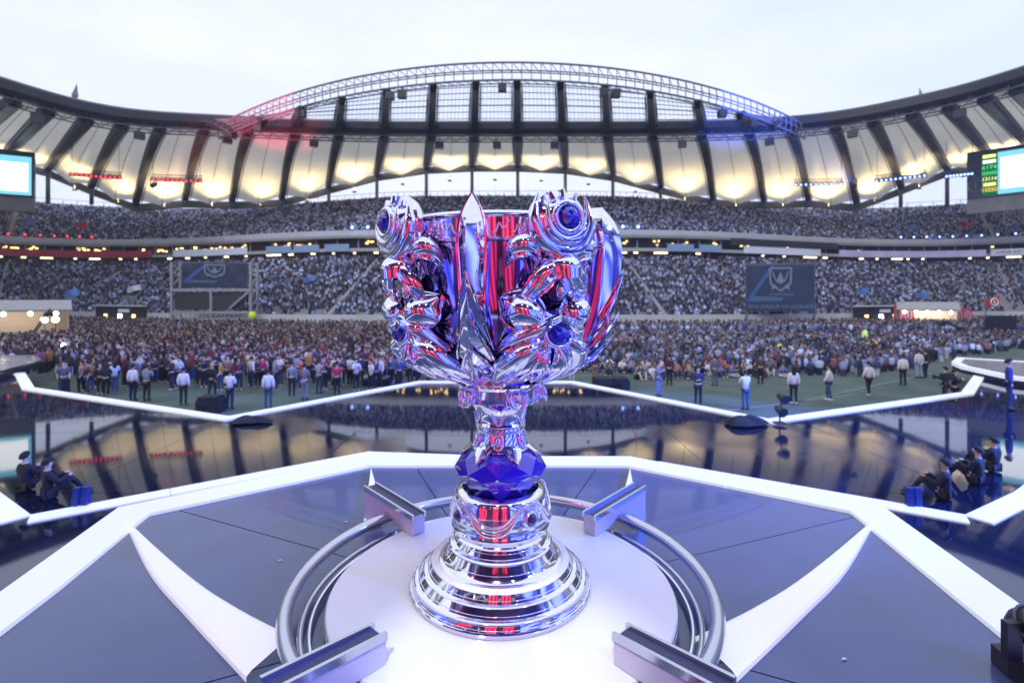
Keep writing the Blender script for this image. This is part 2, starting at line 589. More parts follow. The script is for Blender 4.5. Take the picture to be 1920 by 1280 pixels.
for p0, p1, w in ((500, 545, 'leftmost'), (553, 600, 'second from left'), (608, 655, 'middle left'), (1250, 1300, 'second from right'), (1310, 1352, 'rightmost')):
    board(*brange(p0, p1), mat('sky_board', (0.25, 0.38, 0.6), 0.5), 'advertising_board', 'short sky blue board under the far suites, ' + w + ' of its row')
# dark panel run right of centre
board(*brange(1366, 1570), M_darkroom, 'screen_board', 'dark unlit ribbon screen above the right corner', 15.05, 16.35, -0.35)

# ================================================================== ROOF
RC = Vector((0, 25))
rhalf = [(0, 102, 37.5), (30, 102, 37.6), (57, 100, 38), (72, 92, 38.5), (81, 80.5, 39), (89, 55, 39.6), (92, 20, 40), (84, -28, 40), (58, -56, 40)]
rp = rhalf + [(0, -66, 40)] + [(-x, y, z - (1.7 if x > 70 else 0)) for x, y, z in rhalf[:0:-1]]
fine = crom(rp, 2000, True)
seg = [0.0]
for k in range(2000):
    a, b = fine[k], fine[(k + 1) % 2000]
    seg.append(seg[-1] + float(np.linalg.norm(b - a)))
TOT = seg[-1]
def ring_at(s):
    s = s % TOT
    k = int(np.searchsorted(seg, s, 'right')) - 1
    f = (s - seg[k]) / (seg[k + 1] - seg[k] + 1e-9)
    p = fine[k % 2000] * (1 - f) + fine[(k + 1) % 2000] * f
    return Vector((p[0], p[1], p[2]))
SP = 8.75
NR = int(TOT // SP) // 2 * 2
SP = TOT / NR
YOUT = [(0.5, 305), (1.5, 309), (2.5, 322), (3.5, 345), (4.5, 367), (5.5, 371), (6.5, 368), (7.5, 375), (8.5, 345), (9.5, 312), (10.5, 291), (11.5, 276), (12.5, 262)]
FOUT = [(0.5, 1.30), (6.5, 1.30), (7.5, 1.33), (8.5, 1.38), (9.5, 1.43), (10.5, 1.47), (NR, 1.47)]
# where the ribs of the far half meet the ring (bays differ a little in width)
RPX = [(-11.5, 26), (-10.5, 91), (-9.5, 161), (-8.5, 232), (-7.5, 302), (-6.5, 383), (-5.5, 467), (-4.5, 555), (-3.5, 637), (-2.5, 721), (-1.5, 809), (-.5, 890),
       (.5, 971), (1.5, 1053), (2.5, 1140), (3.5, 1223), (4.5, 1313), (5.5, 1404), (6.5, 1484), (7.5, 1565), (8.5, 1636), (9.5, 1709), (10.5, 1779), (11.5, 1844), (12.5, 1904)]
STAB = []
for k_, px_ in RPX:
    best = (1e9, 0)
    for q_ in range(-500, 501):
        s_ = q_ / 500 * TOT * .3
        p_ = ring_at(s_)
        if p_.y > 40:
            e_ = abs(960 + 960 * p_.x / p_.y - px_)
            if e_ < best[0]: best = (e_, s_)
    STAB.append((k_, best[1]))
STAB.append((NR - 11.5, TOT + STAB[0][1]))
def S_(k):
    while k > NR - 11.5: k -= NR
    while k < -11.5: k += NR
    return lerp_tab(STAB, k)
def rib_outer(k):
    """k = 0.5, 1.5 ... ribs counted from the middle of the far side."""
    p = ring_at(S_(k))
    d = Vector((p.x, p.y)) - RC
    kk = abs(k) if abs(k) <= NR / 2 else abs(NR - abs(k))
    q = RC + d * lerp_tab(FOUT, kk)
    z = 5 + (555 - lerp_tab(YOUT, kk)) / 960 * max(q.y, 60) if kk < 12 else 37.0
    return p, Vector((q.x, q.y, min(z, 39)))
def rib_pt(k, t, drop=0.0):
    p, q = rib_outer(k)
    x, y = p.x + (q.x - p.x) * t, p.y + (q.y - p.y) * t
    z = p.z + (q.z - p.z) * (0.25 * t + 0.75 * t * t) - drop
    return Vector((x, y, z))
roof = thing('stadium_roof', 'white membrane roof on dark ribs with a glazed arch over the far stand', 'roof')

M_memb = bpy.data.materials.new('white_membrane'); M_memb.use_nodes = True
nt = M_memb.node_tree; nt.nodes.clear()
o_ = nt.nodes.new('ShaderNodeOutputMaterial')
df = nt.nodes.new('ShaderNodeBsdfDiffuse'); df.inputs['Color'].default_value = (0.70, 0.66, 0.54, 1)
tl = nt.nodes.new('ShaderNodeBsdfTranslucent'); tl.inputs['Color'].default_value = (0.70, 0.67, 0.56, 1)
tcn = nt.nodes.new('ShaderNodeTexCoord'); nz = nt.nodes.new('ShaderNodeTexNoise'); nz.inputs['Scale'].default_value = 0.25; nz.inputs['Detail'].default_value = 5
nt.links.new(tcn.outputs['Object'], nz.inputs['Vector'])
rr = nt.nodes.new('ShaderNodeMapRange'); rr.inputs[3].default_value = 0.36; rr.inputs[4].default_value = 0.50
nt.links.new(nz.outputs['Fac'], rr.inputs[0])
mxs = nt.nodes.new('ShaderNodeMixShader'); nt.links.new(rr.outputs[0], mxs.inputs[0])
nt.links.new(df.outputs[0], mxs.inputs[1]); nt.links.new(tl.outputs[0], mxs.inputs[2]); nt.links.new(mxs.outputs[0], o_.inputs['Surface'])

KS = [0.5 + i for i in range(NR)]
def front(k):
    return ring_at(S_(k)).y > 18
for k in KS:
    # rib: curved box with two lighter chords
    if not front(k) and k % 2 > 1: continue
    rib = MB()
    nT = 10
    dirs = (rib_pt(k, 1) - rib_pt(k, 0)); dirs.z = 0; dirs.normalize()
    side = Vector((-dirs.y, dirs.x, 0))
    rows = []
    for j in range(nT + 1):
        t = j / nT * 1.03 - 0.015
        c = rib_pt(k, t)
        wv = 0.92 - 0.2 * t
        dp = 1.7 - 0.5 * t
        rows.append([c + side * wv + Vector((0, 0, -0.15)), c - side * wv + Vector((0, 0, -0.15)), c - side * wv * .75 - Vector((0, 0, dp)), c + side * wv * .75 - Vector((0, 0, dp))])
    rib.grid(rows, closed=True)
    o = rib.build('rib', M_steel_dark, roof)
    if front(k):
        ch = MB()
        for s in (-1, 1):
            ch.tube([rib_pt(k, j / nT) + side * s * (1.1 - .25 * j / nT) - Vector((0, 0, 1.2)) for j in range(nT + 1)], 0.10, 5)
            for j in range(0, 20):
                t = j / 20
                a = rib_pt(k, t) + side * s * (1.1 - .25 * t) - Vector((0, 0, 1.2)); b = rib_pt(k, t + .05) + side * s * .85 - Vector((0, 0, .2))
                ch.bar(a, b, 0.09)
        ch.build('chord', M_steel_mid, o)
    # membrane bay between this rib and the next
    k2 = k + 1
    if front(k) or front(k2) or True:
        nU, nTt = 8, 12
        rows = []
        for j in range(nTt + 1):
            t = j / nTt
            a, b = rib_pt(k, t), rib_pt(k2, t)
            row = []
            for u in range(nU + 1):
                f = u / nU
                p = a.lerp(b, f)
                tri = 1 - abs(2 * f - 1)
                p.z -= (0.2 + 1.6 * t ** 2.2) * tri ** 1.15
                row.append(p)
            rows.append(row)
        MB().grid(rows).build('membrane_panel', M_memb, roof, smooth=True)
        mid = [Vector(r_[nU // 2]) - Vector((0, 0, .06)) for r_ in rows]
        if front(k):
            MB().tube(mid, 0.055, 4).build('valley_cable', M_steel_mid, roof)
        # edge girder at the low end
        a, b = rib_pt(k, 1.03), rib_pt(k2, 1.03)
        eg = MB()
        e = Vector((0, 0, -1.9)); e0 = Vector((0, 0, -0.3))
        out = (a - Vector((RC.x, RC.y, a.z))).normalized() * 0.3
        eg.add([a + e + out, b + e + out, b + e0 + out, a + e0 + out, a + e + out * 2, b + e + out * 2, b + e0 + out * 2, a + e0 + out * 2],
               [(0, 1, 2, 3), (5, 4, 7, 6), (0, 4, 5, 1), (3, 2, 6, 7)])
        if front(k):
            eg.tube([a + e, b + e], 0.22, 6)
        eg.build('edge_girder', mat('bronze_girder', (0.10, 0.09, 0.085), 0.5) if k == 0.5 else bpy.data.materials['bronze_girder'], roof)
    # column from the low end of the rib to the stand
    pz = rib_pt(k, 1.0)
    if front(k) and pz.z > 27.6:
        cm = MB(); cm.tube([pz + Vector((0, 0, -0.8)), Vector((pz.x, pz.y, 26.2))], 0.42, 8)
        cm.build('column', M_steel_mid, roof, smooth=True)

# ring truss on the inner edge of the membrane
rt = MB(); rt2 = MB()
NS = 240
def ring_in(s, din, dz):
    p = ring_at(s); d = Vector((p.x - RC.x, p.y - RC.y, 0)).normalized()
    return p + d * din + Vector((0, 0, dz))
prof = [(-0.6, -0.4), (-1.5, 0.3), (-1.5, 1.7), (-0.4, 2.3), (1.6, 2.0), (1.8, -0.2)]
rt.grid([[ring_in(TOT * i / NS, a, b) for i in range(NS)] for a, b in prof + prof[:1]], closed=True)
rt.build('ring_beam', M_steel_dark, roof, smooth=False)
for dz, din, r_ in ((-0.9, -0.9, .12), (-1.8, 0.2, .13), (-0.9, 1.5, .1)):
    rt2.tube([ring_in(TOT * i / NS, din, dz) for i in range(NS)], r_, 5, closed=True)
for i in range(NS):
    s = TOT * i / NS; ds = TOT / NS
    if ring_at(s).y < 10: continue
    rt2.bar(ring_in(s, -0.9, -0.9), ring_in(s + ds / 2, 0.2, -1.8), .1)
    rt2.bar(ring_in(s + ds / 2, 0.2, -1.8), ring_in(s + ds, -0.9, -0.9), .1)
    rt2.bar(ring_in(s, -0.9, -0.9), ring_in(s, -1.0, -0.3), .1)
rt2.build('ring_truss', M_steel_mid, roof)
# hanging speaker boxes under the ring
for px in (70, 265, 425, 590, 823, 932, 1040, 1280, 1440, 1595, 1800):
    best = min((abs(960 + 960 * ring_at(TOT * i / 1200).x / ring_at(TOT * i / 1200).y - px), i) for i in range(1200) if ring_at(TOT * i / 1200).y > 40)
    s = TOT * best[1] / 1200
    c = ring_in(s, 0.6, -2.3)
    MB().box(c, (1.6, 1.2, 1.3), rz=math.atan2(c.y - 25, c.x) - PI / 2).bar(c + Vector((0, 0, .6)), c + Vector((0, 0, 1.4)), .15).build('hanging_box', M_blackmetal, roof)

# glazed arch over the far stand
def arch(x):
    f = abs(x) / 57.0
    return Vector((x, 79.0 + 20.6 * f * f, 41.0 - 2.8 * f * f))
def arch_x(xr):
    return xr * (0.72 + 0.0026 * abs(xr))
KG = [k - NR if k > NR / 2 else k for k in KS]
KG = sorted(k for k in KG if abs(k) < 7)
def glz(k, t, up=0.0):
    p = ring_at(S_(k)) + Vector((0, 0, 1.6))
    q = arch(arch_x(p.x)) + Vector((0, 0, -2.6))
    r_ = p.lerp(q, t)
    r_.z += up + 0.6 * math.sin(PI * t)
    return r_
M_pane = bpy.data.materials.new('clear_roof_sheet'); M_pane.use_nodes = True
nt = M_pane.node_tree; nt.nodes.clear()
o_ = nt.nodes.new('ShaderNodeOutputMaterial'); tp = nt.nodes.new('ShaderNodeBsdfTransparent'); tp.inputs['Color'].default_value = (0.95, 0.98, 1.0, 1)
gl = nt.nodes.new('ShaderNodeBsdfGlossy'); gl.inputs['Roughness'].default_value = 0.12
tl = nt.nodes.new('ShaderNodeBsdfTranslucent'); tl.inputs['Color'].default_value = (0.9, 0.95, 1, 1)
m1 = nt.nodes.new('ShaderNodeMixShader'); m1.inputs[0].default_value = 0.06
m2 = nt.nodes.new('ShaderNodeMixShader'); m2.inputs[0].default_value = 0.22
nt.links.new(tp.outputs[0], m1.inputs[1]); nt.links.new(gl.outputs[0], m1.inputs[2])
nt.links.new(m1.outputs[0], m2.inputs[1]); nt.links.new(tl.outputs[0], m2.inputs[2]); nt.links.new(m2.outputs[0], o_.inputs['Surface'])
NROW = 7
M_purlin = mat('pale_purlin', (0.22, 0.24, 0.30), 0.5)
for a_, k in enumerate(KG):
    L = (glz(k, 1) - glz(k, 0)).length
    gr = MB()
    dirs = (glz(k, 1) - glz(k, 0)); dirs.z = 0; dirs.normalize(); side = Vector((-dirs.y, dirs.x, 0))
    rows = []
    for j in range(9):
        c = glz(k, j / 8)
        wv = .85 - .3 * j / 8
        rows.append([c + side * wv, c - side * wv, c - side * wv * .8 - Vector((0, 0, 1.6)), c + side * wv * .8 - Vector((0, 0, 1.6))])
    gr.grid(rows, closed=True)
    o = gr.build('rib', M_steel_dark, roof)
    ch = MB()
    for s in (-1, 1):
        ch.tube([glz(k, j / 8) + side * s * (1.2 - .4 * j / 8) - Vector((0, 0, .9)) for j in range(9)], 0.09, 5)
        nb = max(3, int(L / 1.3))
        for j in range(nb):
            ch.bar(glz(k, j / nb) + side * s * (1.2 - .4 * j / nb) - Vector((0, 0, .9)), glz(k, (j + .5) / nb) + side * s * .75 - Vector((0, 0, .2)), .09)
    ch.build('chord', M_steel_mid, o)
    if a_ + 1 < len(KG):
        k2 = k + 1
        pur = MB()
        for j in range(NROW + 1):
            t = j / NROW
            pur.bar(glz(k, t, -.08), glz(k2, t, -.08), .10, .22 if j in (3,) else .12)
        for u in range(1, 11):
            f = u / 11
            pts = [glz(k, t, -.03).lerp(glz(k2, t, -.03), f) for t in (0, .25, .5, .75, 1)]
            pur.tube(pts, .03, 4)
        pur.build('purlin', M_purlin, roof)
        for j in range(NROW):
            for c in range(3):
                q = []
                for (t, f) in ((j + .02, c + .02), (j + .02, c + .98), (j + .98, c + .98), (j + .98, c + .02)):
                    q.append(glz(k, t / NROW, .05).lerp(glz(k2, t / NROW, .05), f / 3))
                MB().add(q, [(0, 1, 2, 3)]).build('pane', M_pane, roof)
# arch truss on the inner edge
at_ = MB()
xs = [-57 + 114 * i / 76 for i in range(77)]
for dz, dy, r_ in ((0.0, 0.0, .17), (-1.35, -0.3, .11), (-2.7, 0.0, .17), (-0.6, 2.2, .10), (-2.4, 2.2, .10)):
    at_.tube([arch(x) + Vector((0, dy, dz)) for x in xs], r_, 5)
for i, x in enumerate(xs):
    a = arch(x)
    at_.bar(a, a + Vector((0, -.3, -1.35)), .12); at_.bar(a + Vector((0, -.3, -1.35)), a + Vector((0, 0, -2.7)), .12)
    if i + 1 < len(xs):
        b = arch(xs[i + 1])
        at_.bar(a + Vector((0, 0, -.0)), b + Vector((0, 2.2, -.6)), .08)
        at_.bar(a + Vector((0, 0, -2.7)), b + Vector((0, 2.2, -2.4)), .08)
at_.build('arch_truss', mat('pale_roof_steel', (0.16, 0.17, 0.22), 0.45), roof)
for x in (-46, -36, -19.5, -17.5, -1.5, 14.5, 16.5, 36, 43):
    c = arch(x) + Vector((0, .5, -3.7))
    MB().box(c, (1.3, 1.1, 1.2)).bar(c, c + Vector((0, 0, 1.2)), .2).build('arch_floodlight', M_blackmetal, roof)

# uplights that wash the membrane bays: each is a lamp with its own light
fl = 0
for k in [k - NR if k > NR / 2 else k for k in KS]:
    kc = k + .5
    if abs(kc) > 13.2: continue
    a, b = rib_pt(k % NR, .86), rib_pt((k + 1) % NR, .86)
    c = a.lerp(b, .5)
    c.z -= 1.6 * .86 ** 2.2 + .2
    inw = Vector((RC.x - c.x, RC.y - c.y, 0)).normalized()
    c = c + inw * 1.4 + Vector((0, 0, -3.9))
    lamp = MB().box(c, (.8, .6, .35), rz=math.atan2(inw.y, inw.x) - PI / 2).bar(c - inw * .2, c - inw * .2 + Vector((0, 0, 1.3)), .1).build('uplight', M_blackmetal, roof)
    MB().box(c + Vector((0, 0, .2)), (.5, .3, .04), rz=math.atan2(inw.y, inw.x) - PI / 2).build('lens', M_lampw, lamp)
    d = bpy.data.lights.new('uplight_glow', 'SPOT')
    d.energy = 6800 * random.uniform(.65, 1.25); d.color = (1.0, 0.76, 0.38); d.spot_size = R(122); d.spot_blend = 0.7; d.shadow_soft_size = .3
    lo = link('uplight_glow', d, roof, c + Vector((0, 0, .4)))
    lo.rotation_euler = (-inw * .0 + (c + Vector((0, 0, 3)) - inw * 0.2 - c)).to_track_quat('-Z', 'Y').to_euler()
# two masts above the roof
for px, py0, py1, side in ((140, 185, 158, 'left'), (1727, 195, 165, 'right')):
    D = 118
    p0, p1 = at(px - (3 if side == 'left' else -5), py0 + 14, D), at(px + (4 if side == 'left' else -3), py1, D)
    t = thing('roof_mast', 'thin pointed mast rising above the %s side of the roof' % side, 'mast', p0)
    d = p1 - p0
    MB().tube([(0, 0, -3), d * .25, d * .5, d], [.42, .5, .6, .05], 6).build('pole', M_steel_mid, t)
    MB().tube([d * .52, d * .6], [.75, .3], 6).tube([d * .3, d * .34], [.7, .7], 6).build('collar', M_steel_mid, t)

# hanging light bars: red lamps left, blue lamps right
def light_bar(p0, p1, n, m, label, col):
    c = (p0 + p1) / 2
    t = thing('light_bar', label, 'light bar', c, group=None)
    b = MB()
    a, e = p0 - c, p1 - c
    for dz in (0, .5):
        b.bar(a + Vector((0, 0, dz)), e + Vector((0, 0, dz)), .10)
    for i in range(14):
        b.bar(a.lerp(e, i / 14), a.lerp(e, (i + .5) / 14) + Vector((0, 0, .5)), .06)
        b.bar(a.lerp(e, (i + .5) / 14) + Vector((0, 0, .5)), a.lerp(e, (i + 1) / 14), .06)
    for f in (.05, .95):
        b.bar(a.lerp(e, f), a.lerp(e, f) + Vector((0, 0, 5.5)), .05)
    b.build('truss', M_blackmetal, t)
    for i in range(n):
        q = a.lerp(e, (i + .5) / n) + Vector((0, 0, -.45))
        MB().box(q, (.55, .5, .6)).build('lamp_housing', M_blackmetal, t)
        inw = -(Vector((c.x, c.y - 10, 0)).normalized())
        MB().ball(q + inw * .32 + Vector((0, 0, -.1)), .17, 8, 5).build('lens', m, t)
    return t
light_bar(at(130, 322, 92), at(228, 329, 95), 11, M_lampr, 'hanging light bar with red lamps, left of the two at the left', 0)
light_bar(at(282, 332, 97), at(380, 335, 99), 11, M_lampr, 'hanging light bar with red lamps, right of the two at the left', 0)
light_bar(at(1488, 342, 97), at(1582, 340, 97), 10, M_lampb, 'hanging light bar with blue lamps, left of the three at the right', 1)
light_bar(at(1640, 335, 94), at(1738, 324, 92), 11, M_lampb, 'hanging light bar with blue lamps, middle of the three at the right', 1)
light_bar(at(1772, 326, 88), at(1826, 320, 87), 8, M_lampb, 'hanging light bar with blue lamps beside the scoreboard', 1)
# small red and blue lamps on the upper front rail
for (p0, p1, n, m, w, c) in ((15, 170, 7, M_lampr, 'left', 'red'), (1690, 1905, 9, M_lampb, 'right', 'blue'), (660, 690, 2, M_lampb, 'far', 'blue'), (1170, 1195, 2, M_lampb, 'far', 'blue')):
    f0, f1 = bowl_index(p0), bowl_index(p1)
    if abs(f0 - f1) > NB / 2:
        if f0 < f1: f0 += NB
        else: f1 += NB
    for i in range(n):
        f = f0 + (f1 - f0) * i / max(1, n - 1)
        q = bwf(f, 0.1, 17.7)
        inw = -(Vector((q.x, q.y - 10, 0)).normalized())
        t = thing('rail_lamp', '%s lamp on the %s upper tier rail%s, %s from the left' % (c, w, (' left of the trophy' if p0 < 900 else ' right of the trophy') if w == 'far' else '', ORD[i]), 'lamp', q, group='%s lamps on the %s upper rail' % (c, w))
        MB().box((0, 0, .35), (.5, .45, .6)).bar((0, 0, -.1), (0, 0, .2), .1).build('housing', M_blackmetal, t)
        MB().ball(inw * .3 + Vector((0, 0, .35)), .2 if w != 'far' else .3, 8, 5).build('lens', m, t)

# ================================================================== STAGE
def clip(poly, a, b, c):
    """keep the part of poly where a*x + b*y <= c."""
    out = []
    n = len(poly)
    for i in range(n):
        p, q = poly[i], poly[(i + 1) % n]
        dp, dq = a * p[0] + b * p[1] - c, a * q[0] + b * q[1] - c
        if dp <= 0: out.append(p)
        if (dp < 0 < dq) or (dq < 0 < dp):
            t = dp / (dp - dq)
            out.append((p[0] + (q[0] - p[0]) * t, p[1] + (q[1] - p[1]) * t))
    return out
def area(poly):
    return .5 * abs(sum(poly[i][0] * poly[(i + 1) % len(poly)][1] - poly[(i + 1) % len(poly)][0] * poly[i][1] for i in range(len(poly))))
def kerb(mb, a, b, w, z0, z1, side=1, m0=None, m1=None):
    """box strip along a->b whose body lies to one side; m0/m1 mitre points."""
    a, b = Vector(a), Vector(b)
    d = (b - a).normalized(); n = Vector((-d.y, d.x)) * side * w
    a2 = Vector(m0) if m0 else a + n; b2 = Vector(m1) if m1 else b + n
    mb.add([(a.x, a.y, z0), (b.x, b.y, z0), (b2.x, b2.y, z0), (a2.x, a2.y, z0), (a.x, a.y, z1), (b.x, b.y, z1), (b2.x, b2.y, z1), (a2.x, a2.y, z1)],
           [(0, 3, 2, 1), (4, 5, 6, 7), (0, 1, 5, 4), (1, 2, 6, 5), (2, 3, 7, 6), (3, 0, 4, 7)])
    return mb
def inset(poly, w):
    """offset a closed polygon (counter-clockwise) inwards by w."""
    n = len(poly); out = []
    for i in range(n):
        p0, p, p1 = Vector(poly[i - 1]), Vector(poly[i]), Vector(poly[(i + 1) % n])
        d0, d1 = (p - p0).normalized(), (p1 - p).normalized()
        n0, n1 = Vector((-d0.y, d0.x)), Vector((-d1.y, d1.x))
        b = (n0 + n1); b = b / max(.15, b.dot(n0) if b.length > 1e-6 else 1)
        out.append(tuple(p + b * w))
    return out
def ccw(poly):
    s = sum(poly[i][0] * poly[(i + 1) % len(poly)][1] - poly[(i + 1) % len(poly)][0] * poly[i][1] for i in range(len(poly)))
    return poly if s > 0 else poly[::-1]

# --- outer stage: wet black deck, 1 m above the pitch
stage = thing('outer_stage', 'wide wet black star-shaped stage deck edged with white light strips', 'stage', (0, 0, 0))
outer = [(-9.34, 16.9), (-4.35, 23.9), (2.85, 23.9), (8.27, 16.55), (18.5, 21.1), (23.6, 26.1), (31, 24), (31, -10), (-31, -10), (-31, 25), (-25.2, 26.5), (-20.7, 22.2)]
oc = ccw(outer)
skirt = MB(); skirt.prism(inset(oc, .06), 0.004, 0.93); skirt.build('skirt', M_black, stage)
CELL = 4.6
deck_mats = [M_wet]
for gx in range(-7, 7):
    for gy in range(-3, 6):
        x0, y0 = gx * CELL, gy * CELL + 1.2
        p = clip(clip(clip(clip(oc, 1, 0, x0 + CELL - .008), -1, 0, -x0 - .008), 0, 1, y0 + CELL - .008), 0, -1, -y0 - .008)
        if len(p) > 2 and area(p) > .05:
            MB().prism(p, 0.935, 1.0 + random.uniform(-.0015, .0015)).build('deck_panel', M_wet, stage)
oin = inset(oc, .40)
def strips(a, b, a2, b2, z0, z1, step, name, parent):
    """a lit strip laid in separate lengths with fine joints."""
    a, b, a2, b2 = Vector(a), Vector(b), Vector(a2), Vector(b2)
    L = (b - a).length; n = max(1, round(L / step)); g_ = .006 / L
    for i in range(n):
        f0, f1 = i / n + (g_ if i else 0), (i + 1) / n - (g_ if i < n - 1 else 0)
        p, q, p2, q2 = a.lerp(b, f0), a.lerp(b, f1), a2.lerp(b2, f0), a2.lerp(b2, f1)
        kerb(MB(), p, q, 1, z0, z1, m0=tuple(p2), m1=tuple(q2)).build(name, M_led, parent)
for i in range(len(oc)):
    j = (i + 1) % len(oc)
    if max(oc[i][1], oc[j][1]) < 0: continue
    strips(oc[i], oc[j], oin[i], oin[j], .99, 1.05, 2.4, 'light_strip', stage)
# the star line of light on the deck round the platform
star = [(-15.0, 13.4), (-10.4, 10.4), (-8.76, 9.32), (-3.69, 13.1), (3.57, 12.3), (8.25, 9.32), (10.2, 10.4), (15, 13.6)]
for a, b in zip(star[:-1], star[1:]):
    d_ = (Vector(b) - Vector(a)).normalized(); n_ = Vector((d_.y, -d_.x)) * .40
    strips(a, b, Vector(a) + n_, Vector(b) + n_, .99, 1.03, 2.4, 'light_strip', stage)

# --- satellite platforms at both sides
def satellite(poly, z, label, m, em=M_led):
    t = thing('side_platform', label, 'platform')
    pc = ccw(poly)
    MB().prism(inset(pc, .05), 1.004, z - .12).build('skirt', M_black, t)
    inn = inset(pc, .38)
    MB().prism(inn, z - .11, z).build('deck', m, t)
    for i in range(len(pc)):
        j = (i + 1) % len(pc)
        kerb(MB(), pc[i], pc[j], .37, z - .14, z + .03, m0=inset(pc, .37)[i], m1=inset(pc, .37)[j]).build('light_strip' if em is M_led else 'edge_trim', em, t)
M_satin = mat('silver_deck', (0.30, 0.30, 0.33), 0.18, rnoise=.08, nscale=2)
satellite([(24.2, 28.2), (26.4, 30.4), (30.5, 27), (31.5, 20), (23.6, 21.0), (22.5, 23.2), (23.3, 26.6)], 1.35, 'six-sided low platform with white lit edges at the right edge of the stage', M_satin)
satellite([(-26.6, 29.0), (-29.4, 31.5), (-36, 31), (-36, 22), (-24.6, 24.4)], 1.35, 'silver-topped low platform at the left edge of the stage', M_satin, M_chrome_b)

# --- centre platform, deck at 3.4 m
plat = thing('centre_platform', 'grey many-sided platform with a broad white lit border round the trophy', 'platform', (0, 0, 0))
Z0 = 3.4
pl = ccw([(-1.43, 5.06), (1.16, 5.06), (2.80, 3.90), (2.62, 2.70), (2.15, -.5), (1.2, -1.6), (-1.4, -1.6), (-2.3, -.5), (-2.74, 2.74), (-2.95, 3.84)])
MB().prism(inset(pl, .03), 1.004, 3.28).build('side_wall', M_black, plat)
pin = inset(pl, .28)
MB().prism(inset(pl, .01), 3.29, 3.385).build('base_plate', M_blackmetal, plat)
for i in range(len(pl)):
    j = (i + 1) % len(pl)
    strips(pl[i], pl[j], pin[i], pin[j], 3.386, 3.42, 1.3, 'light_border', plat)
# deck sectors round the plinth, split by radial seams
TC = Vector((-0.05, 2.69))
dk = inset(pl, .285)
cuts = [R(a) for a in (22, 68, 112, 155, 205, 250, 290, 335)]
for i in range(len(cuts)):
    a, b = cuts[i], cuts[(i + 1) % len(cuts)]
    p = dk
    # keep the wedge between a and b
    na, nb = (math.sin(a), -math.cos(a)), (-math.sin(b), math.cos(b))
    p = clip(p, na[0], na[1], na[0] * TC.x + na[1] * TC.y - .004)
    p = clip(p, nb[0], nb[1], nb[0] * TC.x + nb[1] * TC.y - .004)
    if len(p) > 2:
        MB().prism(p, 3.386, Z0 + random.uniform(-.0008, .0008)).build('deck_panel', M_deck, plat)

# --- plinth under the trophy
pli = thing('trophy_plinth', 'round white plinth with chrome rails and four white blades under the trophy', 'plinth', (TC.x, TC.y, Z0))
MB().lathe([(.80, .002), (.80, .08), (.872, .082), (.878, .09), (.872, .1), (.0005, .1)], 128, cap=False).build('disc', M_white, pli, smooth=True, sharp=30)
MB().lathe([(.872, .05), (.884, .055), (.884, .085), (.880, .088)], 128, cap=False).build('disc_rim', M_chrome_b, pli, smooth=True)
def arc(r_, z, a0, a1, n=40):
    return [(r_ * math.cos(a0 + (a1 - a0) * i / n), r_ * math.sin(a0 + (a1 - a0) * i / n), z) for i in range(n + 1)]
DI = [R(45), R(135), R(229), R(311)]
for i in range(4):
    a, b = DI[i], DI[(i + 1) % 4] + (2 * PI if i == 3 else 0)
    MB().tube(arc(1.05, .135, a, b), .034, 14).build('rail', M_chrome_b, pli, smooth=True)
    MB().tube(arc(.985, .045, a, b), .014, 10).build('rail', M_chrome_b, pli, smooth=True)
    MB().tube(arc(.945, .035, a, b), .011, 10).build('rail', M_chrome, pli, smooth=True)
M_lilacpl = mat('pearl_panel', (0.62, 0.60, 0.72), 0.25, noise=.03)
for a in DI:
    far = math.sin(a) > 0
    r0, r1 = .76, (1.36 if far else 1.22)
    M3 = Matrix.Rotation(a, 3, 'Z')
    def T(p): return tuple(M3 @ Vector(p))
    pr = [(r0, .104), (r0, .215), (r1, .245), (r1, .004), (r1 - .05, .004), (r1 - .16, .11), (.99, .14), (.91, .104)]
    n = len(pr); hw = .045
    b = MB()
    vv = [T((x, -hw, z)) for x, z in pr] + [T((x, hw, z)) for x, z in pr]
    b.add(vv, [tuple(range(n)), tuple(range(n, 2 * n))[::-1]] + [(k, (k + 1) % n + 0, (k + 1) % n + n, k + n)[::-1] for k in range(n)])
    bo = b.build('bracket', M_lilacpl, pli)
    c = MB()
    for s in (-1, 1):
        c.add([T((r0 - .004, s * hw - .008, .2)), T((r1, s * hw - .008, .232)), T((r1, s * hw + .008, .232)), T((r0 - .004, s * hw + .008, .2)),
               T((r0 - .004, s * hw - .008, .232)), T((r1, s * hw - .008, .264)), T((r1, s * hw + .008, .264)), T((r0 - .004, s * hw + .008, .232))],
              [(0, 3, 2, 1), (4, 5, 6, 7), (0, 1, 5, 4), (1, 2, 6, 5), (2, 3, 7, 6), (3, 0, 4, 7)])
    c.build('edge_trim', M_chrome_b, bo)
    MB().add([T((r0 + .01, -hw + .009, .2185)), T((r1, -hw + .009, .2485)), T((r1, hw - .009, .2485)), T((r0 + .01, hw - .009, .2185))], [(0, 1, 2, 3)]).build('groove', mat('groove_blue', (0.06, 0.06, 0.14), .3, .6) if a == DI[0] else bpy.data.materials['groove_blue'], bo)
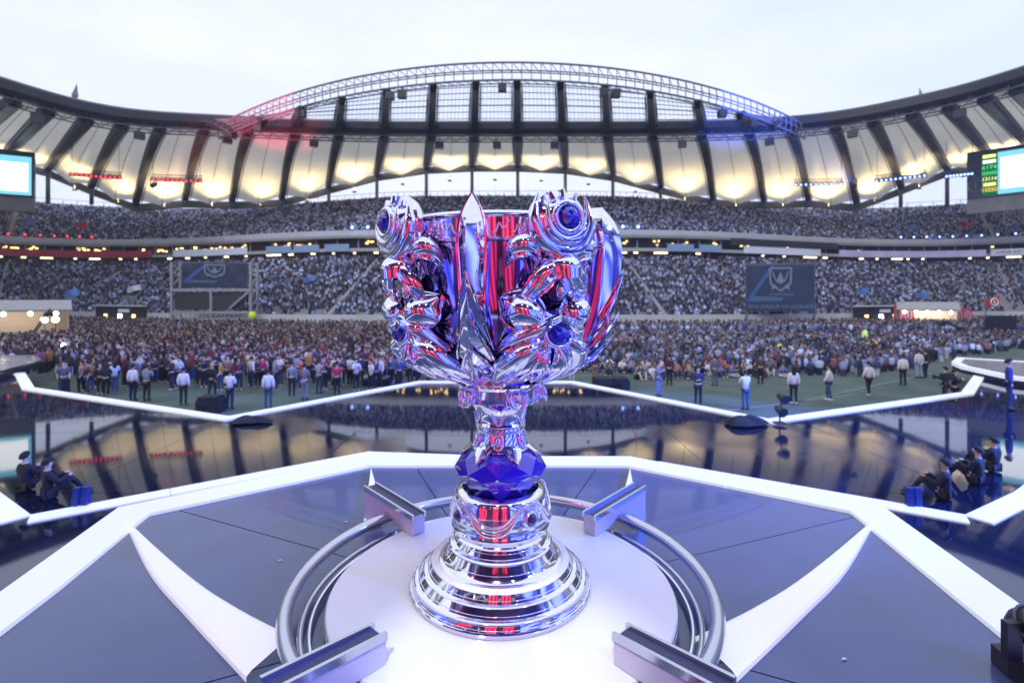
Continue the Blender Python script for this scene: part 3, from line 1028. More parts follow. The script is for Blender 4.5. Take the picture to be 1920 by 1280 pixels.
# four white blades pointing at the corners of the border
def blade(tip, up, lo, z=.012, h=.022):
    up = [tip] + up; lo = [tip] + lo
    U = crom(up, 14); L_ = crom(lo, 14)
    b = MB()
    rows = []
    for p, q in zip(U, L_):
        p = Vector((p[0] - TC.x, p[1] - TC.y, z)); q = Vector((q[0] - TC.x, q[1] - TC.y, z))
        d = (q - p) * .10
        b_ = Vector((0, 0, -z + .001))
        rows.append([p + b_, p + Vector((0, 0, h * .6)), p + d + Vector((0, 0, h)), q - d + Vector((0, 0, h)), q + Vector((0, 0, h * .6)), q + b_])
    b.grid(rows)
    return b.build('blade', M_blade, pli)
upL = [(-1.84, 2.90), (-1.41, 2.60), (-1.02, 2.37)]; loL = [(-2.09, 2.95), (-1.61, 2.54), (-1.10, 2.12)]
blade((-2.73, 3.61), upL, loL)
mir = lambda p: (-.17 - p[0], p[1])
blade(mir((-2.73, 3.61)), [mir(p) for p in upL], [mir(p) for p in loL])
fu = [(-1.02, 3.98), (-.86, 3.62)]; fl_ = [(-1.12, 3.94), (-1.02, 3.5)]
blade((-1.29, 4.68), fu, fl_)
blade(mir((-1.25, 4.68)), [mir(p) for p in fu], [mir(p) for p in fl_])
for (x0, y0, x1, y1) in ((-.138, 2.215, -.166, 2.04), (.135, 2.235, .176, 2.075)):
    MB().bar((x0 - TC.x, y0 - TC.y, .106), (x1 - TC.x, y1 - TC.y, .106), .022, .008).build('floor_light', emat('floor_light', (1, 1, 1), 2.5) if x0 < 0 else bpy.data.materials['floor_light'], pli)

# --- bits lying on the deck: scraps of confetti
M_conf = mat('white_paper', (.8, .8, .82), .6)
for (px, py) in ((365 / 2 + 1400, 1190 / 2 + 640), (648, 978), (525, 1050)):
    p = ground_at(px, py, Z0 + .004)
    t = MB().add([(-.016, -.004, .001), (.0, -.007, .003), (.017, .003, .001), (.001, .008, .004), (0, 0, .006)], [(0, 1, 4), (1, 2, 4), (2, 3, 4), (3, 0, 4)]).build('paper_scrap', M_conf, None, loc=p)
    tag(t, {0: 'tiny white paper scrap on the deck in the right foreground', 1: 'tiny white paper scrap on the deck beside the far left bracket', 2: 'tiny white paper scrap on the left deck near the rail'}[int((px, py) == (648, 978)) + 2 * int(px == 525)], 'paper scrap')

# ================================================================== TROPHY
tro = thing('trophy_cup', 'large ornate chrome trophy cup with blue crystal stem and gem medallions', 'trophy', (-0.06, 2.69, 3.5))
RB = [(1.04, .13), (1.08, .215), (1.12, .29), (1.18, .365), (1.26, .42), (1.36, .45), (1.5, .472), (1.7, .485), (1.86, .492), (2.2, .495)]
def Rb(v): return lerp_tab(RB, v)
A0 = R(-12)
def surf(u, v, w, a0):
    a = a0 + u / .50
    r_ = Rb(v) + w
    return Vector((r_ * math.sin(a), -r_ * math.cos(a), v))
zz = [1.04 + i * .01 for i in range(83)]
sm = crom([(r_, z) for z, r_ in RB[:-1]], 60)
prof = [(float(p[0]), float(p[1])) for p in sm]
prof += [(.485, 1.862), (.465, 1.855), (.45, 1.7), (.40, 1.3), (.2, 1.15), (.001, 1.12)]
MB().lathe(prof, 128, cap=False).build('bowl', mat('recess_chrome', (.44, .40, .76), .07, 1.0, rnoise=.02, nscale=10), tro, smooth=True, sharp=50)  # dark violet tint puts recess shade and reflections into the bowl colour
MB().lathe([(.492, 1.735), (.506, 1.738), (.509, 1.745), (.502, 1.752), (.497, 1.757), (.497, 1.84), (.506, 1.846), (.512, 1.856), (.506, 1.868), (.488, 1.868)], 128, cap=False).build('rim_band', M_chrome, tro, smooth=True, sharp=35)
# raised curling tracery in the rim band
for k in range(4):
    for s in (-1, 1):
        b = MB()
        ac = A0 + k * PI / 2
        for j in range(2):
            u0 = s * (.11 + j * .085)
            b.tube([surf(u0 + s * x, y, .012, ac) for x, y in [(float(p[0]), float(p[1])) for p in crom([(-.03, 1.77), (-.012, 1.782), (0, 1.815), (.012, 1.79), (.03, 1.80), (.04, 1.825), (.028, 1.828)], 22)]], .004, 5)
        b.build('rim_tracery', M_chrome, tro, smooth=True)

def leaf(spine, width, ridge, a0, n=20, base=.02, rim=0.0, flat=0.0):
    """solid swept leaf on the bowl: spine in (u, v, w); width and ridge heights along it."""
    S = crom(spine, n)
    W = crom([(x,) for x in width], n); H = crom([(x,) for x in ridge], n)
    rows, e0, e1 = [], [], []
    for i in range(n):
        p = S[i]; q = S[min(i + 1, n - 1)] - S[max(i - 1, 0)]
        L = math.hypot(q[0], q[1]) or 1e-6
        nx, ny = -q[1] / L, q[0] / L
        w, h = max(.0008, float(W[i][0]) * (1.0 if flat else 1.12)), max(.0008, float(H[i][0]) * (1.0 if flat else 1.3))
        row = []
        for f in (-1, -.86, -.6, -.25, 0, .25, .6, .86, 1):
            hh = h * ((1 - abs(f) ** 2.2) if flat == 0 else (1 - abs(f)))
            row.append(surf(p[0] + nx * w * f, p[1] + ny * w * f, p[2] + hh, a0))
        for f in (.7, 0, -.7):
            row.append(surf(p[0] + nx * w * f, p[1] + ny * w * f, p[2] - base, a0))
        rows.append(row)
        e0.append(surf(p[0] + nx * w, p[1] + ny * w, p[2] + .004, a0)); e1.append(surf(p[0] - nx * w, p[1] - ny * w, p[2] + .004, a0))
    b = MB().grid(rows, closed=True)
    if rim:
        rr_ = [rim * (.45 + .55 * math.sin(PI * i / (n - 1))) for i in range(n)]
        b.tube(e0, rr_, 6); b.tube(e1, rr_, 6)
    return b

def utube(pts, rad, a0, n=24, sides=10):
    P = crom(pts, n); r_ = crom([(x,) for x in rad], n)
    return MB().tube([surf(float(p[0]), float(p[1]), float(p[2]), a0) for p in P], [max(.001, float(x[0])) for x in r_], sides)

# four upright fins with nested chevron leaves
fin_m = []
f0 = leaf([(0, 1.075, .01), (0, 1.2, .03), (0, 1.4, .045), (0, 1.6, .05), (0, 1.75, .05), (0, 1.86, .04), (0, 1.945, .03)],
          [.02, .04, .048, .056, .060, .043, .001], [.02, .05, .07, .085, .085, .06, .004], 0, 34, base=.06, rim=.006, flat=1).mesh('fin', M_chrome, True, 42)
chv = []
for (v0, sp, dv, w, rr_) in ((1.60, .085, .34, .085, .0085), (1.42, .115, .26, .085, .009), (1.285, .125, .17, .075, .010), (1.20, .125, .155, .065, .011)):
    b = MB()
    for s in (-1, 1):
        pts = [(0, v0, w + .062), (s * sp * .22, v0 - dv * .22, w + .042), (s * sp * .55, v0 - dv * .55, w + .012), (s * sp, v0 - dv, w - .04)]
        P = crom(pts, 18)
        b.tube([surf(float(p[0]), float(p[1]), float(p[2]), 0) for p in P], [rr_ * (.5 + .6 * i / 17) if i < 14 else rr_ * (18 - i) / 4 for i in range(18)], 7)
        # the leaf blade hanging behind the ridge line
        rows = []
        for p in P:
            f = 1.0
            rows.append([surf(float(p[0]), float(p[1]), float(p[2]), 0), surf(float(p[0]) * .55, float(p[1]) - .05, float(p[2]) - .004, 0), surf(float(p[0]) * .1, float(p[1]) - .08, float(p[2]) - .012, 0)])
        b.grid(rows)
    chv.append(b.mesh('chevron_leaf', M_chrome, True, 50))
for k in range(4):
    f = link('fin', f0, tro); f.rotation_euler = (0, 0, A0 + k * PI / 2)
    for c in chv:
        link('chevron_leaf', c, f)

# medallion module (between the fins), built once about angle 0 and turned round
mod = []   # (name, mesh, children)
def addm(name, mb, m=M_chrome, sharp=40, kids=()):
    mod.append((name, mb.mesh(name, m, True, sharp), kids))
CM = surf(0.0, 1.822, .085, 0)
MF = Matrix.Rotation(R(-3), 3, 'X')     # faces out and slightly up
def mp(x, y, h):     # medallion plane: x right, y up, h outwards
    return CM + MF @ Vector((x * 1.22, -h * 1.2, y * 1.16))
dish = MB()
rows = []
for r_, h in ((.02, .05), (.05, .047), (.068, .036), (.088, .012), (.108, .006), (.116, -.008), (.11, -.03), (.08, -.06), (.02, -.07)):
    rows.append([mp(r_ * math.cos(a), r_ * math.sin(a), h) for a in [2 * PI * i / 48 for i in range(48)]])
dish.grid(rows, closed=True)
med = dish
def crescent(mb, r_, a_from, a_to, rad, h, horn=0.0, n=40):
    pts, rs = [], []
    for i in range(n):
        f = i / (n - 1)
        a = a_from + (a_to - a_from) * f
        e = abs(2 * f - 1)
        k = r_ * (1 + horn * max(0, e - .8) / .2)
        pts.append(mp(k * math.cos(a), k * math.sin(a) + (.02 * max(0, e - .8) / .2), h + .012 * e))
        rs.append(rad * max(.05, (1 - e ** 3)))
    mb.tube(pts, rs, 10)
crescent(med, .112, R(142), R(402), .038, .012, .06)
crescent(med, .080, R(160), R(380), .022, .046, .02)
med.tube([mp(.052 * math.cos(a), .052 * math.sin(a), .060) for a in [2 * PI * i / 40 for i in range(40)]], .014, 10, closed=True)
for (a, l_) in ((62, .012), (92, .006), (120, .014)):
    c, s = math.cos(R(a)), math.sin(R(a))
    med.tube([mp(.08 * c, .08 * s, .03), mp((.1 + l_ * .4) * c, (.1 + l_ * .4) * s, .03), mp((.1 + l_) * c - .01, (.1 + l_) * s, .015)], [.018, .014, .001], 8)
gem = MB()
gr = [(.042, .058), (.036, .074), (.023, .085), (.001, .089)]
gem.grid([[mp(r_ * math.cos(2 * PI * (i + .5 * j) / 10), r_ * math.sin(2 * PI * (i + .5 * j) / 10), h) for i in range(10)] for j, (r_, h) in enumerate(gr)], closed=True)
gem_me = gem.mesh('gem', M_gem, False)
addm('medallion', med, kids=[('gem', gem_me)])
for s in (-1, 1):
    addm('curl', utube([(s * .075, 1.60, .02), (s * .085, 1.67, .06), (s * .125, 1.715, .085), (s * .175, 1.70, .07), (s * .20, 1.64, .03)], [.012, .030, .045, .036, .006], 0, 26, 14))
    addm('curl_lip', utube([(s * .075, 1.585, .03), (s * .10, 1.655, .075), (s * .135, 1.675, .10), (s * .178, 1.66, .08), (s * .203, 1.62, .03)], [.004, .012, .016, .013, .003], 0, 26, 8))
# hooded cowl: a cap with two hanging flaps and a plain hollow
hood = leaf([(0, 1.715, .0), (.004, 1.69, .05), (.008, 1.64, .09), (.014, 1.575, .13)], [.012, .052, .07, .055], [.03, .06, .075, .05], 0, 22, base=.02, rim=.006)
addm('cowl', hood)
for s, ux in ((-1, -.17), (1, .13)):
    addm('cowl_flap', leaf([(.008, 1.655, .12), (s * .055, 1.60, .12), (s * .10, 1.53, .10), (ux, 1.455, .05)], [.022, .036, .034, .004], [.02, .026, .022, .003], 0, 22, base=.012, rim=.006))
    # collar edge from flap tip to the breast
    addm('collar_edge', utube([(ux, 1.455, .055), (s * .09, 1.45, .09), (s * .035, 1.415, .11), (0, 1.40, .115)], [.004, .010, .011, .006], 0, 18, 8))
addm('hollow', MB().ball(surf(.01, 1.53, .045, 0), (.052, .045, .068), 18, 12), M_bead)
addm('inner_oval', MB().ball(surf(.016, 1.525, .075, 0), (.026, .03, .042), 16, 12))
for s, sc in ((-1, 1.0), (1, .78)):
    addm('sleeve', leaf([(s * .225 * sc, 1.495, .02), (s * .165 * sc, 1.455, .06), (s * .10 * sc, 1.405, .075), (s * .035, 1.36, .06)], [.015, .072, .066, .02], [.02, .06, .06, .03], 0, 24, base=.02, rim=.005))
    for j in range(3):
        e = .04 - j * .035
        addm('sleeve_fold', utube([(s * (.215 - j * .012) * sc, 1.485 + e * .5, .045), (s * .16 * sc, 1.455 + e, .115 - abs(e) * .4), (s * .10 * sc, 1.405 + e * .8, .128 - abs(e) * .4), (s * .05, 1.37 + e * .3, .09)], [.002, .0065, .0065, .002], 0, 20, 6))
    addm('arm', leaf([(s * .235 * sc, 1.26, .03), (s * .16 * sc, 1.315, .08), (s * .085, 1.36, .115), (s * .012, 1.405, .12)], [.012, .034, .030, .016], [.02, .035, .03, .015], 0, 24, base=.02, rim=.004))
    for j in range(3):
        addm('finger_fold', utube([(s * .075, 1.352 + j * .012, .145), (s * .04, 1.378 + j * .011, .15), (s * .002, 1.398 + j * .009, .138)], [.007, .0075, .004], 0, 12, 7))
    addm('petal', leaf([(s * .035, 1.335, .075), (s * .115, 1.265, .10), (s * .195, 1.17, .085), (s * .265, 1.085, .05), (s * .30, 1.05, .02)], [.01, .046, .055, .040, .004], [.02, .045, .045, .03, .005], 0, 28, base=.03, rim=.009))
    addm('petal', leaf([(s * .02, 1.31, .085), (s * .075, 1.225, .105), (s * .12, 1.14, .095), (s * .14, 1.09, .06)], [.012, .038, .042, .006], [.01, .03, .03, .005], 0, 24, base=.03, rim=.008))
    addm('petal_vein', utube([(s * .04, 1.335, .12), (s * .12, 1.262, .15), (s * .20, 1.165, .133), (s * .275, 1.075, .075)], [.003, .009, .008, .002], 0, 22, 7))
    addm('drop_petal', leaf([(s * .022, 1.285, .09), (s * .045, 1.21, .125), (s * .038, 1.15, .125), (s * .012, 1.105, .10)], [.008, .030, .032, .008], [.008, .022, .02, .004], 0, 22, base=.03, rim=.008))
    addm('drop_eye', utube([(s * .030, 1.235, .152), (s * .046, 1.20, .158), (s * .040, 1.165, .154)], [.002, .011, .002], 0, 14, 8), M_chrome)
for s in (-1, 1):
    for j, e in enumerate((-.022, .020)):
        addm('petal_vein', utube([(s * .05, 1.33 + e * .4, .115), (s * .12, 1.262 + e, .138), (s * .195, 1.168 + e * 1.2, .12), (s * .262, 1.085 + e * .8, .07)], [.002, .0045, .0045, .001], 0, 22, 6))
    addm('petal_vein', utube([(s * .03, 1.30, .115), (s * .078, 1.222, .142), (s * .118, 1.145, .13), (s * .138, 1.10, .08)], [.002, .006, .006, .001], 0, 20, 6))
    addm('cowl_seam', utube([(s * .012, 1.70, .075), (s * .035, 1.65, .135), (s * .045, 1.60, .155), (s * .035, 1.565, .165)], [.002, .004, .005, .002], 0, 16, 6))
    addm('flap_seam', utube([(s * .03, 1.645, .145), (s * .06, 1.595, .155), (s * .10, 1.53, .135), (s * .135, 1.475, .085)], [.002, .0045, .0045, .001], 0, 18, 6))
addm('cowl_ridge', utube([(0, 1.715, .04), (.005, 1.685, .115), (.009, 1.64, .175), (.014, 1.578, .19)], [.003, .007, .008, .003], 0, 18, 7))
# oval gem held in the middle
go = Vector(surf(0.0, 1.335, .125, 0))
def gp(x, y, h): return go + Matrix.Rotation(R(-14), 3, 'X') @ Vector((x, -h, y))
setting = MB().tube([gp(.062 * math.cos(a), .052 * math.sin(a), 0) for a in [2 * PI * i / 40 for i in range(40)]], .011, 10, closed=True)
setting.grid([[gp(r_ * 1.18 * math.cos(a), r_ * math.sin(a), h) for a in [2 * PI * i / 32 for i in range(32)]] for r_, h in ((.05, 0), (.05, -.05), (.02, -.07))], closed=True)
g2 = MB().grid([[gp(r_ * 1.2 * math.cos(2 * PI * (i + .5 * j) / 11), r_ * math.sin(2 * PI * (i + .5 * j) / 11), h) for i in range(11)] for j, (r_, h) in enumerate(((.049, .0), (.042, .022), (.024, .036), (.001, .04)))], closed=True)
addm('gem_setting', setting, kids=[('gem', g2.mesh('gem', M_gem, False))])
for k in range(4):
    for name, me, kids in mod:
        o = link(name, me, tro); o.rotation_euler = (0, 0, A0 + R((39, 141, 219, 321)[k]))
        for kn, km in kids:
            link(kn, km, o)

# flange, neck, crystal, collar, base
MB().lathe([(.10, 1.075), (.19, 1.07), (.222, 1.062), (.228, 1.05), (.220, 1.036), (.196, 1.028), (.192, .99), (.205, .975), (.214, .968), (.205, .958), (.17, .955)], 96, cap=False).build('flange', M_chrome, tro, smooth=True, sharp=40)
for k in range(5):
    a = A0 + R(35) + k * 2 * PI / 5
    c = Vector((.205 * math.sin(a), -.205 * math.cos(a), 1.0))
    rad_ = Vector((math.sin(a), -math.cos(a), 0)); tan = Vector((math.cos(a), math.sin(a), 0))
    b = MB().ball(c, (.032, .032, .042), 14, 10)
    for s in (-1, 1):
        b.tube([c + tan * s * .02 + Vector((0, 0, .05)) + rad_ * .0, c + tan * s * .045 + Vector((0, 0, .01)) + rad_ * .02, c + tan * s * .03 + Vector((0, 0, -.04)) + rad_ * .03, c + tan * s * .005 + Vector((0, 0, -.05)) + rad_ * .035], [.006, .014, .012, .004], 8)
    b.build('flange_scroll', M_chrome, tro, smooth=True)
MB().lathe([(float(p[0]), float(p[1])) for p in crom([(.165, .957), (.148, .935), (.132, .905), (.124, .875), (.122, .852)], 20)] +
           [(.130, .850), (.134, .842), (.130, .834), (.124, .831), (.130, .827), (.132, .820), (.124, .815)] +
           [(float(p[0]), float(p[1])) for p in crom([(.122, .81), (.124, .78), (.132, .75), (.146, .722), (.150, .716)], 16)] + [(.14, .712)], 96, cap=False).build('neck', M_chrome, tro, smooth=True, sharp=40)
for k in range(6):
    a = A0 + R(8) + k * PI / 3
    b = MB()
    def np_(x, z, w): 
        rr_ = float(np.interp(z, [.70, .722, .75, .78, .81, .85, .9, .95], [.152, .146, .132, .124, .121, .121, .13, .155])) + w
        aa = a + x / .14
        return Vector((rr_ * math.sin(aa), -rr_ * math.cos(aa), z))
    b.tube([np_(.026 * math.cos(t), .767 + .034 * math.sin(t), .006) for t in [2 * PI * i / 24 for i in range(24)]], .0055, 7, closed=True)
    b.ball(np_(0, .767, .002), (.016, .016, .024), 12, 8)
    b.build('neck_boss', M_chrome, tro, smooth=True)
    MB().tube([np_(-.036 + .072 * i / 20, .905 - .05 * math.sin(PI * i / 20), .008) for i in range(21)], [.002 + .006 * math.sin(PI * i / 20) for i in range(21)], 7).build('neck_swag', M_chrome, tro, smooth=True)
    # pointed skirt leaf over the crystal
    a2 = a + PI / 6
    rows = []
    for j in range(9):
        f = j / 8
        z = .735 - .062 * f; r0 = .142 + .068 * f
        w = .05 * (1 - f ** 1.6) + .001
        rows.append([Vector(((r0 + .012 * (1 - abs(q))) * math.sin(a2 + q * w / r0), -(r0 + .012 * (1 - abs(q))) * math.cos(a2 + q * w / r0), z)) for q in (-1, -.5, 0, .5, 1)])
    MB().grid(rows).build('skirt_leaf', M_chrome, tro, smooth=True)
N8 = 9
def cr(r_, z, off): return [(r_ * math.sin(2 * PI * (k + off) / N8), -r_ * math.cos(2 * PI * (k + off) / N8), z) for k in range(N8)]
c = MB()
t0, t1, t2, t3, t4 = cr(.128, .722, .0), cr(.205, .672, .5), cr(.242, .622, 0), cr(.236, .598, .5), cr(.165, .49, 0)
o = 0
c.v = t0 + t1 + t2 + t3 + t4
for k in range(N8):
    j = (k + 1) % N8
    c.f += [(k, j, N8 + k)[::-1], (N8 + k, j, N8 + j)[::-1], (N8 + k, 2 * N8 + j, 2 * N8 + k), (N8 + k, N8 + j, 2 * N8 + j)]
    c.f += [(2 * N8 + k, 2 * N8 + j, 3 * N8 + k), (3 * N8 + k, 2 * N8 + j, 3 * N8 + j)]
    c.f += [(3 * N8 + k, 4 * N8 + j, 4 * N8 + k), (3 * N8 + k, 3 * N8 + j, 4 * N8 + j)]
c.f.append(tuple(range(N8))); c.f.append(tuple(4 * N8 + k for k in range(N8))[::-1])
bm = bmesh.new(); me_ = c.mesh('crystal', M_crystal); bm.from_mesh(me_); bmesh.ops.recalc_face_normals(bm, faces=bm.faces); bm.to_mesh(me_); bm.free()
tag(link('crystal', me_, tro), 'faceted deep blue crystal in the stem')
MB().lathe([(.20, .51), (.222, .505), (.236, .49), (.240, .47), (.247, .44), (.252, .41), (.250, .375), (.246, .345), (.250, .335), (.256, .325), (.252, .313), (.240, .308), (.240, .295), (.246, .288), (.240, .278), (.215, .272)], 96, cap=False).build('collar', M_chrome, tro, smooth=True, sharp=40)
for k in range(4):
    a = R(-53) + k * PI / 2
    d = Vector((math.sin(a), -math.cos(a), 0)); tn = Vector((math.cos(a), math.sin(a), 0))
    c0 = d * .252 + Vector((0, 0, .415))
    ring_ = MB().tube([c0 + tn * .034 * math.cos(t) + Vector((0, 0, .036 * math.sin(t))) + d * .004 for t in [2 * PI * i / 28 for i in range(28)]], .009, 8, closed=True)
    ro = ring_.build('bead_setting', M_chrome, tro, smooth=True)
    MB().ball(c0, .030, 18, 12).build('bead', M_bead, ro, smooth=True)
    for w_, zt, zb, rr_ in ((0, .49, .355, .012), (.006, .505, .385, .008)):
        P = [(-.5, zt - .035), (-.40, zt - .015), (-.30, zt - .05), (-.16, zb + .018), (0, zb), (.16, zb + .018), (.30, zt - .05), (.40, zt - .015), (.5, zt - .035)]
        pts = crom(P, 48)
        MB().tube([Vector(((.251 + w_) * math.sin(a + PI / 4 + float(p[0]) * PI / 2), -(.251 + w_) * math.cos(a + PI / 4 + float(p[0]) * PI / 2), float(p[1]))) for p in pts], [.003 + rr_ * math.sin(PI * i / 47) for i in range(48)], 8).build('collar_swag', M_chrome, tro, smooth=True)
MB().lathe([(.212, .274), (.214, .270), (.236, .236), (.244, .233), (.262, .232), (.269, .226), (.267, .218), (.258, .214), (.256, .211), (.270, .188), (.284, .166), (.296, .150), (.304, .145), (.316, .1425)], 128, cap=False).build('upper_base', M_chrome, tro, smooth=True, sharp=26)
MB().lathe([(.316, .1425), (.319, .147), (.352, .147), (.358, .142), (.358, .139)], 128, cap=False).build('white_ring', M_whitebase, tro, smooth=True, sharp=40)
MB().lathe([(.357, .140), (.366, .124), (.376, .108), (.381, .1065), (.395, .1055), (.400, .102), (.400, .099), (.412, .082), (.424, .066), (.429, .0645), (.441, .0635), (.446, .060), (.446, .057), (.452, .043), (.459, .030), (.464, .0285), (.4675, .024), (.4675, .012), (.463, .002), (.40, .001)], 128, cap=False).build('base', M_chrome, tro, smooth=True, sharp=26)
# fine engraved lines round the tiers
for r_, z in ((.2245, .2545), (.277, .177), (.371, .1165), (.418, .0745), (.455, .0365)):
    MB().tube([(r_ * math.cos(t), r_ * math.sin(t), z) for t in [2 * PI * i / 128 for i in range(128)]], .0022, 6, closed=True).build('tier_bead', M_chrome, tro, smooth=True)

# ================================================================== STAGE LIGHTS (the red, blue and white beams that the chrome and the trusses show)
def stage_light(label, loc, target, power, col, size, m, radius=.15):
    t = thing('stage_light', label, 'stage light', loc)
    d = (Vector(target) - Vector(loc)).normalized()
    MB().tube([-d * .45, -d * .35, d * .1, d * .3], [.12, .26, .28, .30], 14).build('housing', M_blackmetal, t, smooth=True, sharp=40)
    MB().tube([d * .301, d * .31], [.26, .26], 14).build('lens', m, t)
    s = d.cross(Vector((0, 0, 1))).normalized()
    MB().bar(s * .36, s * .36 + Vector((0, 0, .7)), .06).bar(-s * .36, -s * .36 + Vector((0, 0, .7)), .06).bar(-s * .36 + Vector((0, 0, .7)), s * .36 + Vector((0, 0, .7)), .06).build('yoke', M_blackmetal, t)
    spot('beam', Vector(loc) + d * .4, target, power, col, size, t, radius=radius)
    return t
TT = (-.06, 2.69, 4.0)
stage_light('white stage spotlight high behind the photographer, mirrored in the trophy', (-.8, -3.6, 11.5), (-.02, 1.95, 3.5), 2500, (.9, .95, 1), 8.5, M_lampc)
stage_light('white stage spotlight high behind and right, mirrored in the trophy base', (3.5, -3.8, 11.4), (.15, 2.05, 3.5), 550, (.85, .95, 1), 14, M_lampc)
stage_light('red stage spotlight behind and left, mirrored in the trophy', (-9, -2.6, 11), (-.35, 2.9, 4.0), 350, (1, .06, .14), 14, M_lampr)
stage_light('blue stage spotlight behind and right, mirrored in the trophy', (11, -2.6, 12), (.8, 3.0, 3.8), 2200, (.10, .20, 1), 30, M_lampb)
stage_light('blue stage spotlight at the right washing the wet deck', (26, 6, 14), (10, 12, 1.0), 90000, (.05, .16, 1), 60, M_lampb)
stage_light('blue stage spotlight right of the pitch washing the right of the roof arch', (40, 60, 18), (44, 90, 39), 260000, (.05, .15, 1), 32, M_lampb, .4)
stage_light('red stage spotlight left of the pitch washing the left of the roof arch', (-42, 60, 18), (-46, 92, 39), 200000, (1, .05, .12), 30, M_lampr, .4)
# dark stage set seen in the chrome; height and added canopy darken its reflections
bd = thing('stage_backdrop', 'dark stage set behind the photographer with an added canopy, mirrored in the trophy', 'stage set', (0, 0, 1.004))
M_set = mat('stage_set_violet', (.22, .20, .34), .5, noise=.4, nscale=.4)
for i in range(9):
    a0_, a1_ = R(-168 + i * 17.4), R(-168 + (i + 1) * 17.4 - 1.0)
    p_, q_ = Vector((17.5 * math.cos(a0_), 17.5 * math.sin(a0_) * .95, 0)), Vector((17.5 * math.cos(a1_), 17.5 * math.sin(a1_) * .95, 0))
    hh = 13 + 9 * math.sin(PI * (i + .5) / 9)
    MB().bar(p_ + Vector((0, 0, hh / 2)), q_ + Vector((0, 0, hh / 2)), .4, hh).build('panel', M_set, bd)
    MB().bar(p_ * .98 + Vector((0, 0, hh * .62)), q_ * .98 + Vector((0, 0, hh * .62)), .1, .25).build('light_line', M_led, bd)
cp = MB()
for i in range(9):
    y = -3.2 - i * 1.6
    cp.bar((-13, y, 12.5 + i * .25), (13, y, 12.5 + i * .25), .3)
for x in range(-13, 14, 2):
    cp.bar((x, -3.2, 12.5), (x, -16, 14.5), .2)
cp.build('shade_canopy_truss', M_blackmetal, bd)
MB().add([(-13, -3.2, 11.8), (13, -3.2, 11.8), (13, -16.2, 13.8), (-13, -16.2, 13.8), (-13, -3.2, 11.9), (13, -3.2, 11.9), (13, -16.2, 13.9), (-13, -16.2, 13.9)], [(0, 1, 2, 3), (4, 7, 6, 5), (0, 4, 5, 1), (2, 6, 7, 3)]).build('canopy', M_set, bd)  # unseen canopy added to darken what the chrome mirrors
for s_ in (-1, 1):
    MB().bar((s_ * 13, -3.4, 0), (s_ * 13, -3.4, 11.8), .5).build('shade_canopy_leg', M_blackmetal, bd)
# red centre screens that the chrome mirrors, and side screens added to tint it
M_scr_red = led_mat('red_led_wall', (1.0, .05, .17), 1.75, 3.5)
M_tint_blue = led_mat('blue_tint_wall', (.11, .15, 1.0), 4.6, 2.2)
M_scr_txt = emat('screen_text_white', (1, .8, .85), 3.0)
def led_wall(label, c, w, h, rz, m, txt=None):
    t = thing('led_wall', label, 'screen', c, rz)
    MB().box((0, 0, h / 2 + .3), (w, .12, h)).build('screen', m, t)
    f = MB()
    for s in (-1, 1):
        f.bar((s * (w / 2 + .12), -.1, 0), (s * (w / 2 + .12), -.1, h + .5), .22)
        f.bar((s * (w / 2 + .12), -.1, .1), (s * (w / 2 + .12), -1.4, .1), .14)
    f.bar((-w / 2 - .2, -.1, h + .45), (w / 2 + .2, -.1, h + .45), .22)
    f.build('frame', M_blackmetal, t)
    if txt:
        for i, s in enumerate(txt):
            me = text_mesh('lettering', s, .8, M_scr_txt, .005)
            o = link('lettering', me, t, (0, .08, h * .78 + .3 - i * .8)); o.rotation_euler = (R(90), 0, PI)
    return t
led_wall('tall red screen behind the photographer, left of the two centre ones', (-2.0, -8.6, 1.0), 2.6, 10.2, R(-14), M_scr_red, ['WORLD', 'FINAL'])
led_wall('tall red screen behind the photographer, right of the two centre ones', (1.9, -8.6, 1.0), 2.6, 10.2, R(14), M_scr_red, ['WORLD', 'FINAL'])
led_wall('added wide red screen at the left behind the photographer', (-8.4, -7.4, 1.0), 4.2, 6.0, R(-46), M_scr_red)
led_wall('added wide blue screen at the right behind the photographer', (8.4, -7.2, 1.0), 8.0, 9.0, R(44), M_tint_blue)
led_wall('added blue screen far right behind the photographer', (13.5, .4, 1.0), 8.0, 9.0, R(78), M_tint_blue)
led_wall('added blue screen at the far left behind the photographer', (-13.0, -2.6, 1.0), 6.5, 6.5, R(-70), M_tint_blue)

# ================================================================== BIG SCREENS IN THE STADIUM
M_scr_w = emat('screen_white', (.92, .98, 1.0), 1.7)
M_scr_c = emat('screen_cyan', (.25, .75, .95), .95)
M_scr_dk = mat('scoreboard_dark', (.02, .035, .08), .4)
def big_screen(p0, p1, label, left):
    """p0..p1 lower corners, upright screen."""
    h = 8.4
    c = (p0 + p1) / 2
    t = thing('video_screen', label, 'screen', c)
    d = (p1 - p0); w = d.length; d.normalize()
    n = Vector((d.y, -d.x, 0)).normalized()
    if n.dot(Vector((-c.x, -c.y, 0))) < 0: n = -n
    def P(u, v, o=0.0): return d * (u - w / 2) + Vector((0, 0, v)) + n * o
    def slab(u0, u1, v0, v1, o0, o1):
        return MB().add([P(u0, v0, o0), P(u1, v0, o0), P(u1, v1, o0), P(u0, v1, o0), P(u0, v0, o1), P(u1, v0, o1), P(u1, v1, o1), P(u0, v1, o1)],
                        [(0, 1, 2, 3), (5, 4, 7, 6), (0, 4, 5, 1), (1, 5, 6, 2), (2, 6, 7, 3), (3, 7, 4, 0)])
    slab(-.4, w + .4, -.6, h + .5, -2.0, -.02).build('cabinet', M_scr_dk, t)
    slab(-.4, w + .4, -3.4, -.62, -1.8, -.1).build('support', M_conc, t)
    return t, P, slab, w, h
